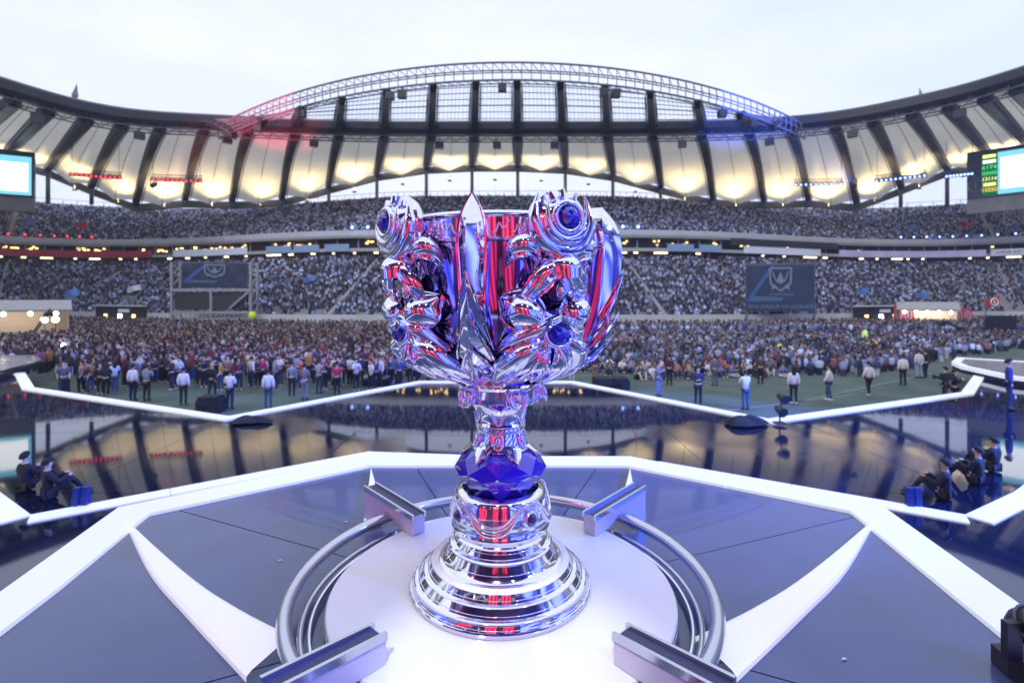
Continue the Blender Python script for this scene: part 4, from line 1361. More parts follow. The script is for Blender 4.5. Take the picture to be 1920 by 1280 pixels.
# left screen
t, P, slab, w, h = big_screen(at(-75, 357, 100), at(59, 366, 106), 'bright white video screen at the left edge under the roof', True)
h = 6.6
slab(.0, w, -.1, h + 1.2, .0, .03).build('picture_border', M_scr_c, t)
slab(.3, w - .5, .6, h - .1, .04, .06).build('picture', M_scr_w, t)
# right screen with the scoreboard column
t, P, slab, w, h = big_screen(at(1818, 369, 103), at(1975, 352, 95), 'video screen with lit score columns and a round clock at the right edge', False)
h = 7.2
u1, u2 = w * .155, w * .345
slab(u2 + .1, w, -.1, h + .9, .0, .03).build('picture_border', M_scr_c, t)
slab(u2 + .5, w, .9, h - .2, .04, .06).build('picture', M_scr_w, t)
M_sg, M_sy, M_so, M_sd = emat('led_green', (.12, 1, .3), 1.0), emat('led_yellow', (1, .95, .25), 1.3), emat('led_amber', (1, .62, .10), 1.1), emat('led_ground', (.01, .22, .06), .6)
slab(u1, u2, -.1, h + .8, .0, .03).build('score_panel', M_sd, t)
rowsz = [(h + .05, .62, M_sy, 'solid'), (h - 1.0, .62, emat('led_white', (.95, 1, .85), 1.4), 'solid'), (h - 2.25, .8, M_sg, '6174'), (h - 3.35, .7, M_sg, '00000'), (h - 4.5, .75, M_sy, '13114'), (h - 5.5, .62, M_sy, 'solid'), (h - 6.7, .85, M_so, '110010')]
for z, hh, m, kind in rowsz:
    if kind == 'solid':
        slab(u1 + .15, u2 - .15, z, z + hh, .04, .07).build('score_row', m, t)
    else:
        n = len(kind)
        for i, ch in enumerate(kind):
            me = text_mesh('digit', ch, hh * 1.35, m, .01)
            o = link('digit', me, t, P(u1 + (u2 - u1) * (i + .5) / n, z + hh / 2, .06))
            dd = P(1, 0) - P(0, 0)
            o.rotation_euler = (R(90), 0, math.atan2(dd.y, dd.x))
ck = MB(); cc = (u1 * .5, 2.0)
ck.tube([P(cc[0] + 1.15 * math.cos(a), cc[1] + 1.15 * math.sin(a), .08) for a in [2 * PI * i / 32 for i in range(32)]], .06, 5, closed=True)
ck.bar(P(cc[0], cc[1] - .2, .08), P(cc[0], cc[1] + .95, .08), .09).bar(P(cc[0], cc[1], .08), P(cc[0] + .12, cc[1] - .7, .08), .07)
ck.build('clock', mat('clock_grey', (.35, .4, .5), .5), t)

# emblem banners hung in the corners
M_ban = mat('navy_banner', (.018, .035, .085), .55, noise=.4, nscale=.3)
M_em = mat('emblem_silver', (.20, .24, .34), .5)
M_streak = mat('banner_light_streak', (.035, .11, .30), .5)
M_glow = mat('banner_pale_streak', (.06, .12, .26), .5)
def emblem_banner(a, b, zb, zt, label, words, scaffold):
    """a, b: plan points left and right (as seen), banner between zb and zt."""
    a, b = Vector((a[0], a[1], 0)), Vector((b[0], b[1], 0))
    c = (a + b) / 2
    t = thing('emblem_banner', label, 'banner', (c.x, c.y, zb))
    d = (b - a); w = d.length; d.normalize()
    n = Vector((d.y, -d.x, 0)); n = n if n.dot(-c) > 0 else -n
    H = zt - zb
    def P(u, v, o=0.0): return d * (u * w - w / 2) + Vector((0, 0, v * H)) + n * o
    rows = [[P(i / 12, j / 8, .12 * math.sin(i * 1.7 + j) * .3) for i in range(13)] for j in range(9)]
    mb = MB().grid(rows); rows2 = [[q - n * .08 for q in r_] for r_ in rows]; mb.grid(rows2)
    mb.build('cloth', M_ban, t)
    def strip(pts, wd, m, name, o=.09, closed=False):
        mb = MB()
        L = len(pts)
        for i in range(L if closed else L - 1):
            p, q = P(*pts[i], o), P(*pts[(i + 1) % L], o)
            mb.bar(p, q, wd, .05, up=n)
        mb.build(name, m, t)
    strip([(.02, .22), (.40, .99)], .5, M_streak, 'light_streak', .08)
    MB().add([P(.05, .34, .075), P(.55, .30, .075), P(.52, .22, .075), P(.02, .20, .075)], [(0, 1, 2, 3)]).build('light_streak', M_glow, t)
    # shield: trapezoid with a broad bar, inner tall triangle and two wings
    strip([(.345, .93), (.665, .93), (.655, .60), (.505, .44), (.36, .60)], .24, M_em, 'emblem_outline', .1, True)
    strip([(.385, .86), (.44, .66), (.505, .60), (.57, .66), (.625, .86)], .16, M_em, 'emblem_inner', .1)
    MB().add([P(.505, .86, .1), P(.445, .64, .1), P(.505, .60, .1), P(.565, .64, .1)], [(0, 1, 2, 3)]).build('emblem_blade', M_em, t)
    for s in (-1, 1):
        MB().add([P(.505 + s * .13, .62, .1), P(.505 + s * .05, .53, .1), P(.505 + s * .13, .46, .1)], [(0, 1, 2)]).build('emblem_wing', M_em, t)
    if words:
        ang = math.atan2(d.y, d.x)
        me = text_mesh('lettering', words[0], .72, M_em, .01); o = link('lettering', me, t, P(.50, .095, .12)); o.rotation_euler = (R(90), 0, ang)
        me = text_mesh('lettering', words[1], .46, M_em, .01); o = link('lettering', me, t, P(.52, .36, .12)); o.rotation_euler = (R(90), 0, ang)
    f = MB()
    for s in (0, 1):
        f.bar(P(s, -.3, -.2), P(s, 1.03, -.2), .22)
    f.bar(P(0, 1.02, -.2), P(1, 1.02, -.2), .22)
    f.build('frame', M_steel_mid, t)
    return t, P, w, H
pa, pb = at(1400, 560, 75.5), at(1527, 560, 73)
emblem_banner(pa, pb, 2.8, 9.5, 'navy banner with silver shield emblem and lettering at the right corner', ('2014 LEAGUE OF LEGENDS', 'CHAMPIONSHIP'), False)
pa, pb = at(342, 560, 76.2), at(462, 560, 77.2)
emblem_banner(pa, pb, 6.2, 9.9, 'navy banner with shield emblem above the scaffold at the left corner', None, True)
# scaffold tower in front of it
sc_ = thing('scaffold_tower', 'steel scaffold with two dark openings below the left emblem banner', 'scaffold', (at(395, 600, 75).x, 75, 0))
x0, x1 = at(322, 500, 75).x - sc_.location.x, at(470, 500, 75).x - sc_.location.x
f = MB()
for x in (x0, x1):
    for y in (0, 2.0):
        f.bar((x, y, 0), (x, y, 10.0), .32)
    for k in range(6):
        f.bar((x, 0, k * 1.6), (x, 2, k * 1.6 + 1.6), .12)
for z in (1.6, 2.6, 5.9):
    f.bar((x0, 0, z), (x1, 0, z), .38); f.bar((x0, 2, z), (x1, 2, z), .3)
f.bar(((x0 + x1) / 2, 0, 0), ((x0 + x1) / 2, 0, 5.9), .3)
f.bar((x1 - 3, -.2, 3.2), (x1, -.2, 5.8), .26)
for k in range(18):
    f.bar((x0 + (x1 - x0) * k / 18, -.1, 1.6), (x0 + (x1 - x0) * (k + .5) / 18, -.1, 2.6), .1)
f.build('frame', mat('galvanised', (.34, .35, .38), .5, .3), sc_)
xm = (x0 + x1) / 2
for a, b in ((x0 + .3, xm - .25), (xm + .25, x1 - 1.2)):
    MB().box(((a + b) / 2, .3, 4.3), (b - a, .2, 2.5)).build('dark_opening', M_darkroom, sc_)  # dark panels filling the bays to stand for black openings

# gates cut in the pitch wall (dark, some lit inside)
M_gate = mat('gate_dark', (.02, .022, .028), .6)
def gate(px0, px1, label, z1=3.3, sign=True, D=None):
    a, b = brange(px0, px1)
    n = 6
    pts = [bwf(a + (b - a) * i / n, -22.35, 0) for i in range(n + 1)]
    # stand at the pitch wall as it is seen there
    def on_wall(px):
        best = min((abs(960 + 960 * bw(i, -22.3, 0)[0] / max(1, bw(i, -22.3, 0)[1]) - px), i) for i in range(NB) if bw(i, -22.3, 0)[1] > 30)
        i = best[1]
        lo, hi = i - 1.5, i + 1.5
        f = min((abs(960 + 960 * bwf(lo + 3 * k / 60, -22.4, 0).x / bwf(lo + 3 * k / 60, -22.4, 0).y - px), lo + 3 * k / 60) for k in range(61))[1]
        return bwf(f, -22.4, 0)
    p, q = on_wall(px0), on_wall(px1)
    c = (p + q) / 2
    t = thing('tunnel_gate', label, 'gate', (c.x, c.y, 0.01))
    d = (q - p); w = d.length; d.normalize(); nn = Vector((d.y, -d.x, 0)); nn = nn if nn.dot(-c) > 0 else -nn
    ang = math.atan2(d.y, d.x)
    MB().box((0, 0, z1 / 2), (w, .5, z1), ang).build('opening', M_gate, t)
    MB().box(nn * .35 + Vector((0, 0, z1 + .1)), (w + .3, .9, .22), ang).build('canopy', M_wall, t)
    MB().box(nn * .3 + d * w * .1 + Vector((0, 0, z1 - .7)), (w * .22, .12, .5), ang).build('sign', M_boardw, t)
    for s in (-.28, .02, .3):
        MB().box(nn * .3 + d * w * s + Vector((0, 0, z1 - 1.6)), (.7, .12, .6), ang).build('lamp', M_lampw if s != .02 else M_lampc, t)
    return t
gate(182, 272, 'dark tunnel gate with lamps in the left pitch wall')
gate(1602, 1690, 'dark tunnel gate with lamps in the right pitch wall')

# lit broadcast tents on both sides
M_tent = mat('tent_white', (.36, .37, .37), .6)
M_tentin = mat('tent_lining', (.42, .34, .27), .7)
def tent(c, w, dpt, h, rz, label, nl, col):
    t = thing('broadcast_tent', label, 'tent', c, rz)
    b = MB()
    b.box((0, dpt / 2, h / 2), (w, .1, h)).box((-w / 2, 0, h / 2), (.1, dpt, h)).box((w / 2, 0, h / 2), (.1, dpt, h))
    b.build('wall', M_tentin, t)
    rows = [[(x * (w / 2 + .3), (y - .5) * (dpt + .6), h + 1.1 * math.sin(PI * y) + .05) for x in (-1, 1)] for y in [i / 10 for i in range(11)]]
    rows2 = [[(x, y, z - .15) for x, y, z in r_] for r_ in rows]
    MB().grid(rows).grid(rows2).build('roof', M_tent, t, smooth=True)
    MB().box((0, -dpt / 2 - .2, .55), (w, .1, 1.1)).build('counter', M_tentin, t)
    for i in range(nl):
        x = -w / 2 + w * (i + .5) / nl
        MB().ball((x, -dpt / 2 + .4, h - .35), .22, 8, 6).bar((x, -dpt / 2 + .4, h - .2), (x, -dpt / 2 + .4, h + .2), .05).build('lamp', M_lampc, t)
    d = bpy.data.lights.new('tent_light', 'AREA'); d.energy = 260; d.color = col; d.shape = 'RECTANGLE'; d.size = w * .8; d.size_y = .4
    l = link('tent_light', d, t, (0, 0, h - .3)); l.rotation_euler = (R(40), 0, 0)
    return t
tent((-58.6, 54.6, 0), 17, 4.5, 3.4, R(42), 'white broadcast tent full of bright lamps at the left touchline', 8, (1, .85, .7))
p = at(1737, 600, 76); tent((p.x, 76, 0), 6.6, 3.5, 3.0, R(-34), 'small lit broadcast booth under red boards at the right touchline', 5, (1, .8, .65))

# red cloth banners on the right wall
M_pink = mat('red_printed_cloth', (.42, .06, .10), .7)
M_pinkp = mat('pale_print', (.62, .45, .50), .7)
for px, D, w, h, z, lab in ((1682, 77.5, 1.3, 3.0, .9, 'narrow red printed banner left of the lit booth'), (1699, 77, 1.5, 3.2, .7, 'red printed banner beside the lit booth'), (1802, 76, 1.9, 2.2, .9, 'square red printed banner hanging on the right pitch wall')):
    p = at(px, 600, D)
    t = thing('wall_banner', lab, 'banner', (p.x, D - .4, z), R(-35))
    MB().grid([[(-w / 2 + w * i / 6, .05 * math.sin(i), h * j / 5) for i in range(7)] for j in range(6)]).grid([[(-w / 2 + w * i / 6, .05 * math.sin(i) + .04, h * j / 5) for i in range(7)] for j in range(6)]).build('cloth', M_pink, t)
    b = MB()
    for s in (-.25, .25) if w > 1.6 else (0,):
        b.tube([(s * w + .16 * w * math.cos(a) * (1 if w > 1.6 else 1.6), -.09, h / 2 + .32 * h * math.sin(a)) for a in [2 * PI * i / 20 for i in range(20)]], .07, 4, closed=True)
        b.bar((s * w, -.09, h * .3), (s * w, -.09, h * .7), .1)
    b.build('print', M_pinkp, t)
# flags in the stands: cloth held up on short poles
def flag(px, py, D, w, h, m, label, ring=None, tilt=-.25):
    p = at(px, py, D)
    t = thing('flag', label, 'flag', p)
    g_ = [[(-w / 2 + w * i / 8, .18 * math.sin(i * .9 + j * .4), h * (j / 5 - .5) + tilt * (w * (i / 8 - .5)) * -1) for i in range(9)] for j in range(6)]
    MB().grid(g_).grid([[(x, y + .03, z) for x, y, z in r_] for r_ in g_]).build('cloth', m, t)
    MB().tube([(-w / 2, .03, -h * .5 - 1.3 + tilt * w * .5), (-w / 2, .03, h * .55 + tilt * w * .5)], .05, 6).build('pole', M_steel_mid, t)
    if ring:
        MB().tube([(.5 * math.cos(a), -.22, .5 * math.sin(a)) for a in [2 * PI * i / 20 for i in range(20)]], .09, 4, closed=True).bar((0, -.22, -.25), (0, -.22, .25), .12).build('emblem', M_conf, t)
    return t
M_fblue = mat('flag_blue', (.10, .20, .55), .7); M_fwhite = mat('flag_white', (.6, .62, .68), .7); M_fred = mat('flag_red', (.5, .03, .05), .7)
flag(1862, 566, 72, 2.1, 1.3, M_fred, 'red flag with a white round emblem in the right lower stand', True)
flag(134, 550, 74, 2.0, 1.1, M_fblue, 'blue and white flag in the left lower stand')
flag(250, 541, 84, 2.2, .9, M_fwhite, 'pale flag in the lower stand left of the emblem banner')
flag(580, 523, 86, 2.2, .9, M_fblue, 'small blue flag in the lower stand left of the trophy')
flag(1618, 546, 82, 2.0, .9, M_fblue, 'light blue flag in the lower stand right of the emblem banner')
flag(1730, 552, 80, 2.0, .9, M_fblue, 'light blue flag in the right lower stand above the lit booth')
flag(150, 423, 118, 2.4, 1.2, M_fred, 'red cloth over the stair opening in the left upper tier', tilt=0)
flag(55, 417, 114, 2.2, 1.1, M_fblue, 'blue cloth over the stair opening at the far left upper tier', tilt=0)
flag(437, 428, 118, 2.6, .8, M_fwhite, 'white cloth in the upper tier left of the trophy', tilt=0)
flag(1424, 428, 118, 2.4, 1.0, M_fred, 'red cloth in the upper tier right of the trophy', tilt=0)
flag(1810, 420, 112, 2.6, 1.0, M_fred, 'red cloth over the stair opening in the right upper tier', tilt=0)
flag(1712, 426, 114, 2.4, 1.0, M_fblue, 'blue cloth over the stair opening in the right upper tier', tilt=0)
flag(1212, 415, 116, 2.8, .9, M_fblue, 'blue cloth in the upper tier just right of the trophy', tilt=0)

# camera cranes beside the tents
def crane(base, tip, label, lamps):
    t = thing('camera_crane', label, 'camera crane', base)
    v = tip - Vector(base)
    b = MB()
    pv = Vector((0, 0, 1.3)); back = pv - (v - pv) * .22
    for o in (Vector((.12, 0, 0)), Vector((-.12, 0, 0)), Vector((0, 0, .22))):
        b.bar(back + o, v + o, .07)
    for i in range(12):
        b.bar(pv.lerp(v, i / 12) + Vector((.12, 0, 0)), pv.lerp(v, (i + 1) / 12) + Vector((0, 0, .22)), .05)
    b.build('boom', M_blackmetal, t)
    MB().tube([(0, 0, .01), (0, 0, 1.3)], .12, 8).bar((-.6, 0, .06), (.6, 0, .06), .12).bar((0, -.6, .06), (0, .6, .06), .12).build('pedestal', M_blackmetal, t)
    MB().box(back, (.5, .5, .5)).build('counterweight', M_blackmetal, t)
    MB().box(v + Vector((0, -.1, -.35)), (.35, .6, .35)).tube([v + Vector((0, -.4, -.35)), v + Vector((0, -.65, -.35))], .1, 8).build('camera_head', M_blackmetal, t)
    return t
crane((at(62, 640, 50).x, 50, 0), at(94, 582, 52), 'black camera crane in front of the left tent', 3)
crane((at(1795, 640, 60).x, 60, 0), at(1765, 603, 62), 'black camera crane beside the lit booth at the right', 0)
# lamps on stands at left
for px, py, D, lab in ((83, 600, 54, 'round white lamp beside the left tent, left of the pair'), (104, 599, 54, 'round white lamp beside the left tent, right of the pair'), (117, 649, 40, 'bright round white lamp above the left crowd')):
    p = at(px, py, D)
    t = thing('stand_lamp', lab, 'lamp', (p.x, p.y, .01))
    MB().tube([(0, 0, 0), (0, 0, p.z)], .04, 6).bar((-.5, 0, .02), (.5, 0, .02), .05).bar((0, -.5, .02), (0, .5, .02), .05).build('stand', M_blackmetal, t)
    MB().ball((0, 0, p.z), .30 if D > 50 else .24, 12, 8).build('globe', M_lampc, t, smooth=True)
# balloons over the crowd
for px, py, D, r_, c, lab in ((473, 591, 62, .42, (.55, .75, .03), 'yellow-green balloon over the crowd left of the trophy'), (1462, 650, 42, .22, (.55, .75, .03), 'small yellow-green balloon over the crowd at the right'), (1637, 645, 45, .34, (.85, .62, .03), 'yellow balloon over the crowd at the right'), (1622, 632, 52, .34, (.6, .8, .25), 'long lime balloon over the crowd at the right')):
    p = at(px, py, D)
    t = thing('balloon', lab, 'balloon', (p.x, p.y, 1.0))
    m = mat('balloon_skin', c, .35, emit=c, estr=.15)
    MB().ball((0, 0, p.z - 1), (r_, r_, r_ * (1.15 if 'long' not in lab else 2.2)), 14, 10).tube([(0, 0, p.z - 1 - r_ * 1.25), (0, 0, p.z - 1 - r_ * 1.1)], [.09, .02], 6).build('skin', m, t, smooth=True)
    MB().tube([(0, 0, 0), (.05, 0, (p.z - 1) / 2), (0, 0, p.z - 1 - r_)], .012, 4).build('string', M_conf, t)

# ================================================================== THINGS ON AND BY THE STAGE
def mound(c, sx, sy, h, label, name='cloth_heap', seed=1):
    r_ = random.Random(seed)
    b = MB(); rows = []
    nA, nR = 26, 8
    ph = [r_.uniform(0, 6) for _ in range(4)]
    for j in range(nR + 1):
        f = j / nR
        row = []
        for i in range(nA):
            a = 2 * PI * i / nA
            k = f * (1 + .20 * math.sin(3 * a + ph[0]) + .10 * math.sin(7 * a + ph[1]))
            zz_ = h * (1 - f ** 2.2) * (1 + .45 * math.sin(2 * a + ph[2]) * f + .25 * math.sin(5 * a + ph[3]) * f)
            row.append((sx * k * math.cos(a), sy * k * math.sin(a), max(.0, zz_)))
        rows.append(row)
    b.grid(rows, closed=True)
    return tag(b.build(name, M_black, None, smooth=True, loc=c), label, 'cloth')
p = ground_at(470, 792, 1.0); mound((p.x, p.y, 1.055), .62, .34, .16, 'black cloth heap on the stage edge left of the trophy', seed=3)
p = ground_at(1402, 797, 1.0); mound((p.x - .1, p.y, 1.055), .66, .34, .24, 'black cloth heap on the stage edge right of the trophy', seed=8)
def flight_case(c, w, d, h, rz, label, m=M_black, lid=None):
    t = thing('equipment_case', label, 'case', c, rz)
    MB().prism([(-w / 2 + .08, -d / 2), (w / 2 - .08, -d / 2), (w / 2, -d / 2 + .08), (w / 2, d / 2), (-w / 2, d / 2), (-w / 2, -d / 2 + .08)], 0, h * .8).build('body', m, t)
    MB().prism([(-w / 2 + .1, -d / 2 + .02), (w / 2 - .1, -d / 2 + .02), (w / 2 - .04, d / 2 - .03), (-w / 2 + .04, d / 2 - .03)], h * .8 + .002, h).build('lid', lid or m, t)
    MB().bar((-w * .15, -d / 2 - .03, h * .5), (w * .15, -d / 2 - .03, h * .5), .05).build('handle', M_blackmetal, t)
    return t
p = ground_at(395, 773, .0); flight_case((p.x, p.y, .005), .95, .8, .72, .1, 'black equipment case on the grass left of the black cloth heap')
p = ground_at(705, 722, .0); flight_case((p.x, p.y, .005), 1.5, .8, .5, 0, 'low case with a grey lid on the grass just left of the trophy', lid=mat('case_lid_grey', (.30, .32, .38), .4))
p = ground_at(1145, 728, .0); flight_case((p.x, p.y, .005), 1.9, 1.0, .6, 0, 'long low black case on the grass just right of the trophy')
p = at(1877, 640, 62); flight_case((p.x, 62, .005), 3.0, 1.5, 2.6, .3, 'large black equipment box standing by the right pitch wall')
# lamp stand right of the right heap
p = ground_at(1462, 797, 1.0)
t = thing('floor_lamp', 'black double-headed stage lamp standing on the right stage edge', 'stage lamp', (p.x, p.y, 1.055))
MB().tube([(0, 0, 0), (0, 0, .25), (.03, 0, .5), (.06, 0, .85)], .025, 6).box((0, 0, .02), (.3, .3, .04)).build('stand', M_blackmetal, t)
for q in ((0, 0, .42), (.07, 0, .82)):
    hd = MB().tube([Vector(q) + Vector((-.02, .14, .05)), Vector(q), Vector(q) + Vector((.02, -.18, -.06))], [.08, .13, .16], 10).build('lamp_head', M_blackmetal, t, smooth=True, sharp=40)
    MB().bar(Vector(q) + Vector((-.16, 0, .0)), Vector(q) + Vector((.16, 0, .0)), .03).build('yoke', M_blackmetal, hd)
# blue lamp reflections on the deck, built as dim glowing boxes by the star line
M_blueglint = mat('blue_glint', (.008, .02, .13), .35, emit=(.02, .08, .9), estr=.05)
for px, py, lab in ((143, 950, 'blue lamp reflection built as a small box on the left deck, left of the pair'), (160, 948, 'blue lamp reflection built as a small box on the left deck, right of the pair'), (1706, 950, 'blue lamp reflection built as a small box on the right deck, left of the pair'), (1720, 950, 'blue lamp reflection built as a small box on the right deck, right of the pair')):
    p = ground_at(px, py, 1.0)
    t = thing('glint_box', lab, 'lamp reflection', (p.x, p.y, 1.004), random.uniform(-.2, .2))
    MB().add([(-.06, -.07, 0), (.06, -.07, 0), (.06, .07, 0), (-.06, .07, 0), (-.055, -.02, .36), (.055, -.02, .36), (.055, .06, .36), (-.055, .06, .36)], [(0, 3, 2, 1), (4, 5, 6, 7), (0, 1, 5, 4), (1, 2, 6, 5), (2, 3, 7, 6), (3, 0, 4, 7)]).build('body', M_blueglint, t)
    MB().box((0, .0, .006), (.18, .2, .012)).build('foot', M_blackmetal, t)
# dark ringed stage lamp standing close at the right edge of the centre platform
p = ground_at(1942, 1270, Z0)
t = thing('moving_lamp', 'black ringed moving lamp at the lower right corner of the platform', 'stage lamp', (p.x, p.y, Z0 + .004)); t.scale = (.78,) * 3
MB().prism([(-.13, -.12), (.13, -.12), (.15, 0), (.13, .12), (-.13, .12), (-.15, 0)], 0, .10).build('base', M_blackmetal, t)
for s in (-1, 1):
    MB().bar((s * .13, 0, .1), (s * .13, 0, .30), .04, .08).build('yoke_arm', M_blackmetal, t)
hd = MB().tube([(-.02, .10, .20), (-.01, .06, .23), (0, -.02, .28), (.03, -.12, .35)], [.06, .09, .095, .08], 16).build('head', M_blackmetal, t, smooth=True, sharp=35)
for f in (.25, .5, .75):
    c = Vector((-.01, .06, .23)).lerp(Vector((.03, -.12, .35)), f); ax = Vector((.04, -.18, .12)).normalized()
    s1 = ax.cross(Vector((0, 0, 1))).normalized(); s2 = s1.cross(ax)
    MB().tube([c + (s1 * math.cos(a) + s2 * math.sin(a)) * .099 for a in [2 * PI * i / 24 for i in range(24)]], .010, 6, closed=True).build('cooling_ring', M_steel_mid, hd, smooth=True)
# lines painted on the grass at the right
ln = MB()
for (a, b) in (((1480, 757), (1745, 700)), ((1300, 778), (1600, 740)), ((1745, 700), (1800, 712))):
    p, q = ground_at(*a, .0), ground_at(*b, .0)
    p.z = q.z = .012
    ln.bar(p, q, .10, .008)
tag(ln.build('pitch_line', mat('faint_white_paint', (.22, .27, .28), .9)), kind='structure')


# ================================================================== HAZE: thin blue evening air and stage smoke
hz = MB().box((0, 0, 26.5), (500, 500, 55)).build('haze', None)
M_haze = bpy.data.materials.new('haze'); M_haze.use_nodes = True
nt = M_haze.node_tree; nt.nodes.clear()
o_ = nt.nodes.new('ShaderNodeOutputMaterial'); pv = nt.nodes.new('ShaderNodeVolumePrincipled')
pv.inputs['Color'].default_value = (.72, .80, 1.0, 1); pv.inputs['Density'].default_value = .0005
nt.links.new(pv.outputs[0], o_.inputs['Volume'])
hz.data.materials.append(M_haze)
tag(hz, 'thin pale haze filling the stadium air', None, kind='stuff')

# ================================================================== PEOPLE
def skin(name, verts, edges, radii, sub=1, m=None):
    me = bpy.data.meshes.new(name + '_cage')
    me.from_pydata(verts, edges, [])
    o = bpy.data.objects.new(name + '_cage', me)
    COL.objects.link(o)
    md = o.modifiers.new('skin', 'SKIN'); md.use_smooth_shade = True; md.branch_smoothing = .3
    for i, r_ in enumerate(radii):
        me.skin_vertices[0].data[i].radius = r_ if isinstance(r_, tuple) else (r_, r_)
        me.skin_vertices[0].data[i].use_root = (i == 0)
    if sub:
        sd = o.modifiers.new('sub', 'SUBSURF'); sd.levels = sub; sd.render_levels = sub
    dg = bpy.context.evaluated_depsgraph_get()
    out = bpy.data.meshes.new_from_object(o.evaluated_get(dg))
    out.name = name
    bpy.data.objects.remove(o)
    out.materials.clear(); out.materials.append(m)
    out.polygons.foreach_set('use_smooth', [True] * len(out.polygons))
    return out
J0 = dict(pel=(0, 0, .95), wai=(0, 0, 1.10), che=(0, 0, 1.30), nb=(0, .01, 1.46), nk=(0, 0, 1.52), hd=(0, -.015, 1.62), ht=(0, .0, 1.70),
          ls=(-.165, 0, 1.41), le=(-.215, .03, 1.14), lw=(-.21, -.04, .90), lh=(-.20, -.07, .81),
          rs=(.165, 0, 1.41), re=(.215, .03, 1.14), rw=(.21, -.04, .90), rh=(.20, -.07, .81),
          lp=(-.09, 0, .88), lk=(-.10, -.015, .49), la=(-.105, .02, .09), lt=(-.12, -.13, .04),
          rp=(.09, 0, .88), rk=(.10, -.015, .49), ra=(.105, .02, .09), rt=(.12, -.13, .04))
RAD = dict(pel=(.135, .10), wai=(.125, .09), che=(.15, .105), nb=.07, nk=.052, hd=(.08, .092), ht=.062,
           ls=.06, le=.044, lw=.032, lh=.036, rs=.06, re=.044, rw=.032, rh=.036,
           lp=.085, lk=.058, la=.04, lt=.036, rp=.085, rk=.058, ra=.04, rt=.036)
ED = [('pel', 'wai'), ('wai', 'che'), ('che', 'nb'), ('nb', 'nk'), ('nk', 'hd'), ('hd', 'ht'), ('che', 'ls'), ('ls', 'le'), ('le', 'lw'), ('lw', 'lh'), ('che', 'rs'), ('rs', 're'), ('re', 'rw'), ('rw', 'rh'),
      ('pel', 'lp'), ('lp', 'lk'), ('lk', 'la'), ('la', 'lt'), ('pel', 'rp'), ('rp', 'rk'), ('rk', 'ra'), ('ra', 'rt')]
def sub_skin(name, J, keys, grow, m, sub=1, over=None):
    ks = [k for k in J if k in keys]
    ks.sort(key=lambda k: 0 if k == 'pel' else (1 if k == 'che' else 2))
    ix = {k: i for i, k in enumerate(ks)}
    ed = [(ix[a], ix[b]) for a, b in ED if a in ix and b in ix]
    rad = []
    for k in ks:
        r_ = (over or {}).get(k, RAD[k])
        r_ = r_ if isinstance(r_, tuple) else (r_, r_)
        rad.append((r_[0] + grow, r_[1] + grow))
    return skin(name, [J[k] for k in ks], ed, rad, sub, m)
POSES = {}
POSES['stand'] = dict(J0)
p_ = dict(J0); p_.update(lk=(-.10, -.10, .50), la=(-.10, -.06, .09), lt=(-.10, -.20, .04), rk=(.10, .04, .49), ra=(.105, .14, .12), rt=(.11, .0, .05), le=(-.215, .09, 1.15), lw=(-.20, .08, .92), lh=(-.19, .06, .83), re=(.215, -.04, 1.14), rw=(.20, -.16, .94), rh=(.19, -.2, .87)); POSES['walk'] = p_
p_ = dict(J0); p_.update(le=(-.21, -.08, 1.18), lw=(-.10, -.26, 1.32), lh=(-.06, -.30, 1.38), re=(.21, -.08, 1.18), rw=(.08, -.26, 1.33), rh=(.05, -.30, 1.39)); POSES['phone'] = p_
p_ = dict(J0); p_.update(le=(-.24, -.02, 1.16), lw=(-.08, -.17, 1.13), lh=(.0, -.18, 1.15), re=(.24, -.02, 1.16), rw=(.06, -.19, 1.17), rh=(-.02, -.19, 1.18)); POSES['folded'] = p_
def seat(p, dz):
    q = {k: (v[0], v[1], v[2] - dz) for k, v in p.items()}
    q.update(lp=(-.10, -.03, .14), rp=(.10, -.03, .14), lk=(-.20, -.40, .44), rk=(.20, -.40, .44), la=(-.13, -.62, .08), ra=(.13, -.62, .08), lt=(-.14, -.78, .04), rt=(.14, -.78, .04))
    q.update(le=(-.24, -.14, .38), lw=(-.16, -.36, .50), lh=(-.10, -.42, .50), re=(.24, -.14, .38), rw=(.16, -.36, .50), rh=(.10, -.42, .50))
    return q
POSES['sit'] = seat(J0, .80)
p_ = seat(J0, .80); p_.update(lk=(-.34, -.30, .16), rk=(.34, -.30, .16), la=(-.02, -.42, .08), ra=(.06, -.50, .08), lt=(.10, -.46, .06), rt=(-.08, -.52, .06)); POSES['cross'] = p_
p_ = dict(J0); p_ = {k: (v[0], v[1] - (max(0, v[2] - .95) * .45), v[2] - .42 - max(0, v[2] - .95) * .12) for k, v in p_.items()}
p_.update(lp=(-.1, .02, .46), rp=(.1, .02, .46), lk=(-.13, -.33, .46), rk=(.14, -.26, .40), la=(-.13, -.22, .09), ra=(.13, .10, .12), lt=(-.14, -.36, .04), rt=(.14, -.02, .04)); POSES['crouch'] = p_
FIG = {}
